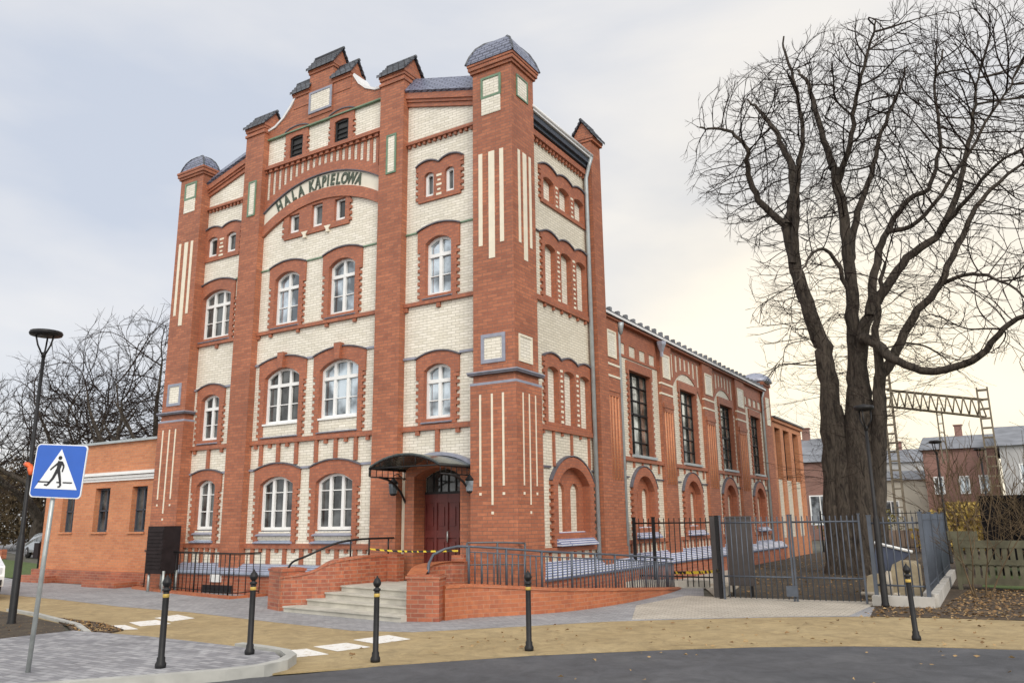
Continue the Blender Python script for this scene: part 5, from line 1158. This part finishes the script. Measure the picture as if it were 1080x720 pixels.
def colonise(tb, tw, rnd, seeds, attract, step=.3, infl=2.6, kill=.5, up=.05, tip=.007, expn=2.35, rmax=.2, iters=90, twig=(2, .55), big=.03, mom=.55, flare=0.0, cen=(-2.6, 28.5), zmax=99):
    """limbs reach towards free points of the crown; seeds = (point, radius) on the stems already drawn"""
    P = [Vector(p) for p, r in seeds]; par = [-1] * len(P); D = [Vector((0, 0, 1))] * len(P); n0 = len(P); A = [Vector(a) for a in attract]; kids = [0] * len(P)
    for it in range(iters):
        kd = KDTree(len(P))
        for i, p in enumerate(P): kd.insert(p, i)
        kd.balance(); acc = {}; keep = []
        for a in A:
            co, i, d = kd.find(a)
            if d < kill: continue
            keep.append(a)
            if d < infl: acc.setdefault(i, Vector((0, 0, 0))).__iadd__((a - co).normalized())
        A = keep
        if not acc: break
        for i, v in acc.items():
            if kids[i] > 3 or P[i].z > zmax: continue
            v = v.normalized() + D[i] * (mom if i >= n0 else .0) + (Vector((P[i].x - cen[0], P[i].y - cen[1], 3.0)).normalized() * flare) + Vector((rnd.gauss(0, .12), rnd.gauss(0, .12), rnd.gauss(0, .08) + up))
            v.normalize(); P.append(P[i] + v * step * rnd.uniform(.8, 1.2)); par.append(i); D.append(v); kids[i] += 1; kids.append(0)
    ch = {}
    for k in range(n0, len(P)): ch.setdefault(par[k], []).append(k)
    R = [0.0] * len(P)
    for k in range(len(P) - 1, n0 - 1, -1):
        cs = ch.get(k); R[k] = tip if not cs else min(sum(R[c] ** expn for c in cs) ** (1 / expn), rmax)
    for k in range(n0, len(P)):               # draw chains: start where a branch leaves its parent, follow the thickest child
        p = par[k]
        if p >= n0 and max(ch[p], key=lambda c: R[c]) == k: continue
        pts, rr_ = [P[p]], [min(R[k] * 1.15, seeds[p][1] if p < n0 else R[p])]; c = k
        while True:
            pts.append(P[c]); rr_.append(R[c]); cs = ch.get(c)
            if not cs: break
            c = max(cs, key=lambda q: R[q])
        if len(pts) > 3: pts = [pts[0]] + [(pts[i - 1] + pts[i] * 2 + pts[i + 1]) / 4 for i in range(1, len(pts) - 1)] + [pts[-1]]
        (tb if R[k] > big else tw).tube([tuple(q) for q in pts], rr_, 6 if R[k] > big else 4)
    for k in range(n0, len(P)):
        if R[k] < tip * 2.6:
            for q in range(twig[0] if not ch.get(k) else (1 if rnd.random() < .6 else 0)):
                d = (D[k] + Vector((rnd.gauss(0, .3), rnd.gauss(0, .3), rnd.gauss(0, .28) + .1))).normalized(); l = twig[1] * rnd.uniform(.5, 1.3); a = P[k]; b_ = a + d * l * .5
                d2 = (d + Vector((rnd.gauss(0, .18), rnd.gauss(0, .18), rnd.gauss(0, .15) + .08))).normalized(); c = b_ + d2 * l * .5
                tw.tube([tuple(a), tuple(b_), tuple(c)], [tip * .8, tip * .65, tip * .4], 3)
                if rnd.random() < .5: tw.tube([tuple(b_), tuple(b_ + (d + Vector((rnd.gauss(0, .5), rnd.gauss(0, .5), rnd.gauss(0, .5)))).normalized() * l * .45)], [tip * .6, tip * .35], 3)
    return len(P)
rnd = random.Random(11)
BT = thing('bare_tree', 'huge many stemmed bare tree towering over the hall behind the gate', 'tree', (-4.6, 28.5, 0))
tk, br_, tw = TR(), TR(), TR(); seeds = []
for name, pts, r0, r1 in G:
    trunk = name in ('S1', 'S2', 'S3', 'S4')
    P = smooth_path(pts, 5); n = len(P); P = [(p[0] + rnd.gauss(0, .03), p[1] + rnd.gauss(0, .03), p[2]) for p in P]
    R = [r0 + (r1 - r0) * (i / (n - 1)) ** .7 for i in range(n)]
    if trunk: R = [r_ * .74 * (1 + .3 * max(0, 1 - P[i][2] / 1.2) + .06 * max(0, 1 - P[i][2] / 5.5)) * (1 + rnd.uniform(-.035, .035)) for i, r_ in enumerate(R)]; P[0] = (P[0][0], P[0][1], -.1)
    (tk if trunk else br_).tube(P, R, 12 if trunk else 8)
    for p, r_ in zip(P, R):
        if p[2] > 7.0: seeds.append((p, r_))
PROF = [(6.5, 1.6), (8, 2.3), (10, 3.3), (12, 4.5), (13.5, 5.8), (15, 6.9), (16, 6.8), (17.0, 5.6), (17.9, 4.3), (18.6, 2.9), (19.0, 1.2)]
tk.tube([(-4.25 + .03 * k, 28.55, -.1 + .75 * k) for k in range(10)], [.80, .68, .62, .60, .58, .55, .51, .45, .36, .2], 14)
tk.tube([(-4.75 + .01 * k, 28.5, -.1 + .7 * k) for k in range(9)], [.62, .52, .47, .43, .40, .36, .32, .25, .12], 12)
def crown_pt():
    while True:
        x, y, z = rnd.uniform(-9.6, 4.2), rnd.uniform(22, 35), rnd.uniform(6.5, 18.99)
        k = next(i for i in range(len(PROF) - 1) if PROF[i + 1][0] >= z); (za_, ra), (zb, rb) = PROF[k], PROF[k + 1]; rr_ = ra + (rb - ra) * (z - za_) / (zb - za_)
        a = atan2(y - 28.5, x + 2.6); rr_ *= 1 + .08 * sin(3 * a + z * .9) + .07 * sin(5 * a - z * 1.7)
        e_ = hypot((x + 2.6), (y - 28.8) * 1.5) / rr_
        if e_ > 1 or rnd.random() > .3 + .7 * e_: continue
        if z < 12 and (e_ < .55 or rnd.random() < .5): continue
        return (x, y, z)
colonise(br_, tw, rnd, seeds, [crown_pt() for k in range(10000)] + [(rnd.uniform(-2.4, 3.5), rnd.uniform(24.5, 31), rnd.uniform(6.0, 12.5)) for k in range(650)] + [(rnd.uniform(-6.8, -4.8), rnd.uniform(26.5, 31), rnd.uniform(6.5, 12.5)) for k in range(260)], step=.28, infl=2.2, kill=.38, up=.05, tip=.0105, expn=2.1, rmax=.13, twig=(3, .55), mom=.62, flare=.22, zmax=18.3)
for k in range(120):
    name, pts, r0, r1 = G[rnd.choice((0, 4, 9, 13))]; t_ = rnd.random(); z = 3 + 7.5 * t_; P_ = min(pts, key=lambda p: abs(p[2] - z)); a = rnd.uniform(0, 2 * pi)
    grow(br_, tw, rnd, (P_[0], P_[1], z), (cos(a), sin(a), rnd.uniform(-.1, .5)), rnd.uniform(.8, 2.4), .012, 2, 4, up=.0, wig=.12, kids=(0, 0, 5, 3), spread=(.3, .7), fine=.005)
tk.build('trunk', 'bark', BT, (-4.6, 28.5, 0)); br_.build('branches', 'bark', BT, (-4.6, 28.5, 0)); tw.build('twigs', 'twig', BT, (-4.6, 28.5, 0))
def dome_tree(x, y, h, r, rad, seed, label, nlimb=6, lean=(0, 0), na=2200, tip=.014, grp='bare trees beyond the annex', trunk_h=None):
    rnd = random.Random(seed); T = thing('bare_tree', label, 'tree', (x, y, 0), grp); tk, bb, tw = TR(), TR(), TR(); th = trunk_h or h * .2
    P = [(x + rnd.gauss(0, .12) * i / 3, y, th * i / 5) for i in range(6)]; P[0] = (x, y, -.1); tk.tube(P, [r * 1.4, r * 1.08, r, r * .98, r * .96, r * .9], 12); top = Vector(P[-1]); seeds = []
    for k in range(nlimb):
        a = 2 * pi * (k + rnd.uniform(-.3, .3)) / nlimb; d = Vector((cos(a) * rnd.uniform(.5, 1.0) + lean[0], sin(a) * .6 + lean[1], rnd.uniform(.55, 1.1))).normalized(); q = top - Vector((0, 0, rnd.uniform(0, th * .3))); L_ = (h - th) * rnd.uniform(.6, .8); pts = [tuple(q)]; rr_ = [r * .6]; n = 12
        for i in range(n):
            d = (d + Vector((rnd.gauss(0, .13), rnd.gauss(0, .13), rnd.gauss(0, .08) + .05))).normalized(); q = q + d * L_ / n; pts.append(tuple(q)); rr_.append(r * .6 * (1 - .85 * ((i + 1) / n) ** .8))
        bb.tube(pts, rr_, 8); sp_ = smooth_path(pts, 2); seeds += [(p, rr_[min(i // 2, n)]) for i, p in enumerate(sp_) if i > 3]
    def cp():
        while True:
            a, b_, c = rnd.uniform(-1, 1), rnd.uniform(-1, 1), rnd.uniform(-1, 1); e_ = a * a + b_ * b_ + c * c
            if e_ > 1 or rnd.random() > .3 + .7 * e_: continue
            zc = h * .58; return (x + lean[0] * 4 + a * rad, y + b_ * rad * .8, zc + c * (h - zc if c > 0 else zc * .62))
    colonise(bb, tw, rnd, seeds, [cp() for k in range(int(na * .7))], step=.5, infl=4.0, kill=.72, up=.05, tip=tip, expn=2.1, rmax=r * .38, twig=(3, 1.0), big=.05, mom=.8, flare=.15, cen=(x, y))
    org = (x, y, 0); tk.build('trunk', 'bark_left', T, org); bb.build('branches', 'bark_left', T, org); tw.build('twigs', 'twig', T, org); return T
# stub of an ivy-clad broken limb / burl
def bare_tree(x, y, h, r, seed, label, forks=3, lean=0.2, kids=(7, 7, 6, 4), mat='bark_left', grp='bare trees beyond the annex', trunk_h=None, maxl=4, fine=.014, twm='twig', up=.05):
    rnd = random.Random(seed); T = thing('bare_tree', label, 'tree', (x, y, 0), grp)
    tk, bb, tw = TR(), TR(), TR(); th = trunk_h or h * .22
    P = [(x + rnd.gauss(0, .1) * i / 3, y, th * i / 4) for i in range(5)]; P[0] = (x, y, -.1); tk.tube(P, [r * 1.35, r * 1.05, r, r * .95, r * .9], 10)
    for k in range(forks):
        a = 2 * pi * k / forks + rnd.uniform(-.5, .5); d = (cos(a) * rnd.uniform(.35, .8) + lean, sin(a) * .6, 1)
        grow(bb, tw, rnd, P[-1], d, (h - th) * rnd.uniform(.8, 1.05), r * .62, 0, maxl, up=up, wig=.13, kids=kids, spread=(.4, .9), fine=fine)
    org = (x, y, 0); tk.build('trunk', mat, T, org); bb.build('branches', mat, T, org); tw.build('twigs', twm, T, org); return T
dome_tree(-41.8, 27.5, 14.0, .52, 6.6, 3, 'dark bare tree with heavy arching limbs behind the annex roof', lean=(-.25, 0), trunk_h=2.6)
dome_tree(-37.4, 26.3, 13.6, .30, 3.8, 15, 'slimmer bare tree rising close to the left corner turret', nlimb=4, na=900, trunk_h=4)
dome_tree(-48.5, 27.5, 12.8, .46, 6.0, 8, 'spreading bare tree directly above the blue crossing sign', lean=(-.3, 0), trunk_h=2.4, na=1900)
dome_tree(-57.5, 30.5, 12.5, .45, 6.0, 21, 'bare tree at the left edge above the silver car', trunk_h=2.5, na=1800, tip=.018)
dome_tree(-66.0, 40.0, 15.5, .5, 7.5, 25, 'far bare tree between the lamp post and the annex', trunk_h=3, na=1600, tip=.024)
# undergrowth thickets
def shrub(x, y, h, n, seed, label, mat='brush', leaf=None, grp='shrubs', rad=1.4, fine=.01, lm='hedge_leaf', ln=1500, lsz=.07):
    rnd = random.Random(seed); T = thing('shrub', label, 'shrub', (x, y, 0), grp); s0 = TR(); s1 = TR()
    for k in range(n):
        a = rnd.uniform(0, 2 * pi); rr_ = rad * sqrt(rnd.random()) * .6; p = (x + rr_ * cos(a), y + rr_ * sin(a), -.05)
        grow(s0, s1, rnd, p, (cos(a) * .35, sin(a) * .35, 1), h * rnd.uniform(.6, 1.05), .02, 1, 3, up=.08, wig=.16, kids=(0, 6, 5, 3), spread=(.3, .8), fine=fine)
    s0.build('stems', mat, T, (x, y, 0)); s1.build('twigs', mat, T, (x, y, 0))
    if leaf:
        m = TR()
        for k in range(ln):
            a = rnd.uniform(0, 2 * pi); rr_ = rad * rnd.random() ** .6; z = h * rnd.uniform(.08, .98) ; rr_ *= sqrt(max(.15, 1 - (z / h - .45) ** 2 * 2.4)) * (1 + .25 * sin(a * 3 + seed) + .2 * sin(a * 7 + z * 3)); c = Vector((x + rr_ * cos(a), y + rr_ * sin(a), z))
            u_ = Vector((rnd.gauss(0, 1), rnd.gauss(0, 1), rnd.gauss(0, 1))).normalized() * lsz * rnd.uniform(.6, 1.4); v_ = u_.cross(Vector((rnd.gauss(0, 1), rnd.gauss(0, 1), rnd.gauss(0, 1)))).normalized() * lsz * .6
            o = len(m.v); m.v += [tuple(c - u_), tuple(c + v_), tuple(c + u_), tuple(c - v_)]; m.f.append((o, o + 1, o + 2, o + 3))
        m.build('leaves', lm, T, (x, y, 0))
    return T
k = 0
plain('brown_leaf', (.085, .062, .032), .95, amt=.5, scale=1.2)
for x, y, h, rd, lb, lm in ((-50, 33.5, 4.6, 2.6, 'olive brown thicket right of the silver car', 'hedge_leaf'), (-44.5, 29.5, 4.2, 2.3, 'yellowing thicket beside the annex corner', 'hedge_leaf'), (-66, 36.5, 6.5, 4.0, 'dense brown thicket behind the silver car', 'brown_leaf'), (-72, 34.0, 6.5, 4.6, 'dense brown thicket at the far left edge', 'brown_leaf'), (-52, 38, 6.5, 4.4, 'high brown scrub showing above the annex roof', 'brown_leaf'), (-78, 42, 8.5, 5.5, 'farthest brown thicket behind the left lamp', 'brown_leaf'), (-46, 36, 6.0, 4.0, 'brown scrub behind the annex next to the turret', 'brown_leaf'), (-64, 44, 8, 5.5, 'far brown scrub between the left trees', 'brown_leaf')):
    k += 1; shrub(x, y, h, 14, 100 + k, lb, rad=rd, leaf=True, lm=lm, ln=5200, fine=.02, grp='thickets beyond the annex', lsz=.15)
# shrubs at the right
shrub(-1.0, 21.6, 3.0, 4, 200, 'leafless arching shrub in front of the receding fence', rad=.9, fine=.007, grp='leafless shrubs at the right')
shrub(-.35, 26.6, 3.6, 4, 201, 'leafless shrub between bench and dark container', rad=1.2, fine=.009, grp='leafless shrubs at the right')
shrub(1.0, 27.2, 3.0, 4, 202, 'leafless shrub behind the right end of the bench', rad=1.2, fine=.008, grp='leafless shrubs at the right')
shrub(-1.2, 33.0, 5.2, 5, 203, 'thin leafless shrub rising in front of the steel gantry', rad=1.4, fine=.012, grp='leafless shrubs at the right')
shrub(-1.6, 46.0, 2.5, 6, 210, 'yellow leaved hedge in front of the red brick house', rad=2.6, leaf=True, lm='yellow_leaf', ln=2500, lsz=.12, grp=None)
shrub(-9.3, 62.0, 2.6, 6, 211, 'green brown bush beyond the hall end', rad=2.4, leaf=True, ln=2000, lsz=.12, grp=None)

# ================= right background
DB = thing('dark_container', 'long black tarpaulin covered container behind the bench', 'container', (2.5, 29.5, 0))
m = MB(); m.box(-.9, 6.5, 29, 32, .3, 2.35); m.build('tarpaulin', 'tarp', DB)
m = MB()
for k in range(9): m.box(-.95 + k * .9, -.88 + k * .9, 28.94, 29.02, .3, 2.4)
m.box(-.95, 6.5, 28.95, 29.02, 2.3, 2.4); m.build('ribs', 'tarp', DB)
for x in (-.6, 2.8, 6.2):
    m = MB(); m.box(x - .1, x + .1, 29.2, 31.8, 0, .3); m.build('leg', 'tarp', DB)
def house(name, label, x0, x1, y0, y1, h, mat, roofh, wins, ridge='x', rot=0, roofmat='far_roof', chim=True, win_mat='far_cream'):
    T = thing(name, label, 'building', ((x0 + x1) / 2, y0, 0)); m = MB()
    m.prism(rect(x0, x1, 0, h), -(y1 - y0), 0, lambda u, v_, w: (u, y0 - w, v_), [])
    m.build('wall', mat, T)
    m = MB(); o = .3; xm, ym = (x0 + x1) / 2, (y0 + y1) / 2
    if ridge == 'x': P = [(x0 - o, y0 - o, h), (x1 + o, y0 - o, h), (x1 + o, ym, h + roofh), (x0 - o, ym, h + roofh), (x1 + o, y1 + o, h), (x0 - o, y1 + o, h)]; fs = [(0, 1, 2, 3), (3, 2, 4, 5), (0, 3, 5), (1, 4, 2), (0, 5, 4, 1)]
    else: P = [(x0 - o, y0 - o, h), (x0 - o, y1 + o, h), (xm, y1 + o, h + roofh), (xm, y0 - o, h + roofh), (x1 + o, y1 + o, h), (x1 + o, y0 - o, h)]; fs = [(0, 1, 2, 3), (3, 2, 4, 5), (0, 3, 5), (1, 4, 2), (0, 5, 4, 1)]
    m.add(P, fs); rf = m.build('roof', roofmat, T)
    if chim:
        m = MB(); m.box(xm - .3, xm + .3, ym - .3, ym + .3, h + roofh * .4, h + roofh + .9); m.box(xm - .38, xm + .38, ym - .38, ym + .38, h + roofh + .9, h + roofh + 1.0); m.build('chimney', 'far_red', rf)
    for (u, z, ww, hh_) in wins:
        m = MB(); m.prism(rect(u - ww / 2, u + ww / 2, z, z + hh_), -.02, .05, lambda a, b_, c: (a, y0 - c, b_), [rect(u - ww / 2 + .12, u + ww / 2 - .12, z + .1, z + hh_ - .1)]); m.box(u - .04, u + .04, y0 - .05, y0 - .0, z + .1, z + hh_ - .1)
        f_ = m.build('window', 'white_paint' if win_mat else 'white_paint', T)
        m = MB(); m.box(u - ww / 2 + .1, u + ww / 2 - .1, y0 - .03, y0 - .005, z + .08, z + hh_ - .08); m.build('pane', 'pane_sky', f_)
    return T
house('brick_house', 'red brick house with grey roof behind the steel gantry', -6.3, -.9, 78, 90, 7.4, 'far_red', 1.6, [(-5.3, 3.6, .8, 1.5), (-3.4, 3.6, .8, 1.5), (-1.9, 3.6, .8, 1.5)])
house('plaster_house', 'pale grey plastered house at the right edge behind the trees', -.5, 14, 72, 88, 7.0, 'far_plaster', 2.2, [(1.0, 4.2, .8, 1.4), (3.2, 4.2, .8, 1.4), (1.0, 1.2, .8, 1.4)])
house('warehouse', 'low white warehouse with dark roof behind the big tree', -14.5, -6.4, 80, 96, 5.0, 'far_cream', 1.2, [(-12.5, 1.6, 1.4, 1.6), (-9.5, 1.6, 1.4, 1.6)], chim=False)
house('brick_house', 'old red brick house with grey roof seen between hall end and big tree', -19.0, -11.5, 70, 80, 6.3, 'far_red', 2.4, [(-13.6, 1.2, 1.7, 2.4), (-16.4, 1.2, 1.7, 2.4)], ridge='x')
house('plaster_house', 'grey house with dark roof far beyond the tree trunk', -15, -8, 104, 118, 8, 'far_plaster', 2.0, [(-13, 5.2, 1.1, 1.7), (-10, 5.2, 1.1, 1.7)])
house('brick_house', 'brown house half hidden by thickets far left', -84, -70, 62, 72, 7, 'far_red', 3, [(-80, 3, 1.2, 1.8), (-76, 3, 1.2, 1.8)])
# steel gantry (ladder masts with lattice girder)
GY = 60
GN = thing('steel_gantry', 'rusty lattice railway gantry with two ladder masts', 'gantry', (-3.5, GY, 0))
for x0, x1_, h in ((-6.9, -6.35, 12.2), (-1.2, -.6, 10.0)):
    m = MB(); dx = 0.55
    for a in (x0, x1_):
        for yy in (GY, GY + .5): m.box(a - .05, a + .05, yy - .05, yy + .05, 0, h)
    k = .5
    while k < h: m.box(x0, x1_, GY - .04, GY + .04, k, k + .08); m.box(x0, x1_, GY + .46, GY + .54, k, k + .08); k += .62
    m.build('mast', 'far_steel', GN)
m = MB()
za, zb_ = 10.1, 9.1
for dz in (0, 1.15):
    for yy in (GY, GY + .5): m.tube([(-6.6, yy, za - .35 + dz - .5), (-.9, yy, zb_ - .55 + dz - .5)], .06, 4)
for k in range(12):
    x = -6.5 + k * .47; z = 9.25 + (zb_ - za - .2) * (x + 6.6) / 5.7; m.tube([(x, GY, z), (x + .23, GY, z + 1.12)], .045, 4); m.tube([(x + .23, GY, z + 1.12), (x + .47, GY, z - .1)], .045, 4)
for x in (-3.7, -3.4): m.box(x - .04, x + .04, GY + .1, GY + .3, 5.2, 8.9)
for k in range(6): m.box(-3.7, -3.4, GY + .15, GY + .25, 5.4 + k * .6, 5.46 + k * .6)
m.build('girder', 'far_steel', GN)
# fence, garden wall beyond the tree
fence((-9.0, 46.0), (-2.5, 45.2), 2.1, 'long low dark fence at the far end of the garden', 'steel_fence', sp=.2, low=.3, mid=None, mat='black_iron', posts=(0, .25, .5, .75, 1))
m = MB(); m.box(-9.2, -1.9, 47.6, 47.9, 0, 1.1); o = m.build('garden_wall', 'stone', org=(-5, 47.7, 0)); tag(o, 'low stone wall closing the garden behind the big tree', 'wall')
o.data.materials[0] = plain('old_wall', (.24, .18, .14), .9, amt=.3, scale=1.5, bump=.4)
# low brick wall far left
m = MB(); m.box(-62, -52, 25.6, 25.9, 0, .55); o = m.build('garden_wall', 'clinker', org=(-57, 25.7, 0)); tag(o, 'low dark red brick wall at the far left behind the lamp post', 'wall')
# small post sign near the lamp on the left
PS = thing('litter_post', 'small dark litter post behind the left street lamp', 'post', (-31.0, 16.6, 0))
m = MB(); m.tube([(-31, 16.6, 0), (-31, 16.6, 1.3)], .05, 6); m.build('post', 'black_iron', PS); m = MB(); m.box(-31.16, -30.84, 16.45, 16.75, .7, 1.25); m.build('bin', 'dark_box', PS)

# ================= scattered leaves and gravel
def scatter(name, polys, n, seed, mat, sz=.045, z=.02):
    rnd = random.Random(seed); m = TR(); cnt = 0
    def inside(p, poly):
        c = False; j = len(poly) - 1
        for i in range(len(poly)):
            if (poly[i][1] > p[1]) != (poly[j][1] > p[1]) and p[0] < (poly[j][0] - poly[i][0]) * (p[1] - poly[i][1]) / (poly[j][1] - poly[i][1]) + poly[i][0]: c = not c
            j = i
        return c
    while cnt < n:
        poly, wt = rnd.choices(polys, [q[1] for q in polys])[0]; xs = [q[0] for q in poly]; ys = [q[1] for q in poly]; p = (rnd.uniform(min(xs), max(xs)), rnd.uniform(min(ys), max(ys)))
        if not inside(p, poly): continue
        cnt += 1; a = rnd.uniform(0, 2 * pi); s = sz * rnd.uniform(.5, 1.4); zz = z + rnd.uniform(0, .02); o = len(m.v); t1, t2 = rnd.uniform(-.02, .03), rnd.uniform(-.01, .03)
        ca, sa = cos(a) * s, sin(a) * s; m.v += [(p[0] - ca, p[1] - sa, zz), (p[0] + sa * .6, p[1] - ca * .6, zz + t1), (p[0] + ca, p[1] + sa, zz), (p[0] - sa * .6, p[1] + ca * .6, zz + t2)]; m.f.append((o, o + 1, o + 2, o + 3))
    me = bpy.data.meshes.new(name); me.from_pydata(m.v, [], m.f); me.materials.append(MATS[mat]); o = bpy.data.objects.new(name, me); COL.objects.link(o); o['kind'] = 'stuff'
    tag(o, {'fallen_leaves': 'brown fallen leaves lying on soil and path', 'leaf_litter': 'pale fallen leaves lying on soil and path'}.get(name, name), 'leaves'); return o
rightp = [(-2.7, 16.9), (-1.2, 17.1), (6, 18), (6, 25), (-1.2, 23.4), (-1.5, 18.6), (-2.6, 18.3)]
pathp = [(-2.6, 16.4), (-1.2, 16.8), (3, 17.4), (3, 15), (-.15, 13.8), (-2.2, 13.1), (-4.4, 11.6), (-6, 10.4), (-8, 8.2), (-8.5, 9.5), (-8, 12), (-6.5, 13.6), (-4, 15.6)]
gard = [(-6.3, 19.6), (-2.4, 19.6), (-2.2, 40), (-8.8, 40), (-8.6, 29)]
isl = [(-19, 9.4), (-15.3, 8.7), (-13.9, 8.0), (-14, 7.1), (-16, 5.6), (-22, 5.4)]
cob = [(-17.0, 9.45), (-16.2, 9.2), (-13.85, 8.25), (-13.6, 8.9), (-15.0, 9.3)]
scatter('fallen_leaves', [(rightp, 5), (pathp, .35), (gard, 1.6), (isl, 1.5), (cob, .8)], 5200, 5, 'leaf_dead', .038)
scatter('leaf_litter', [(rightp, 4), (pathp, .4), (gard, .8), (isl, 1.0), (cob, .8), ([(-6, 9.9), (-2, 12.6), (2, 13.6), (2, 9), (-4, 6)], .35), ([(-2.7, 16.55), (-1.2, 16.85), (6, 18.2), (6, 17.6), (-1.2, 16.5), (-2.7, 16.2)], 1.6), ([(-4.5, 11.35), (-2.2, 12.9), (0, 13.6), (0, 13.9), (-2.3, 13.2), (-4.6, 11.7)], .4)], 2600, 6, 'leaf_dead2', .032)
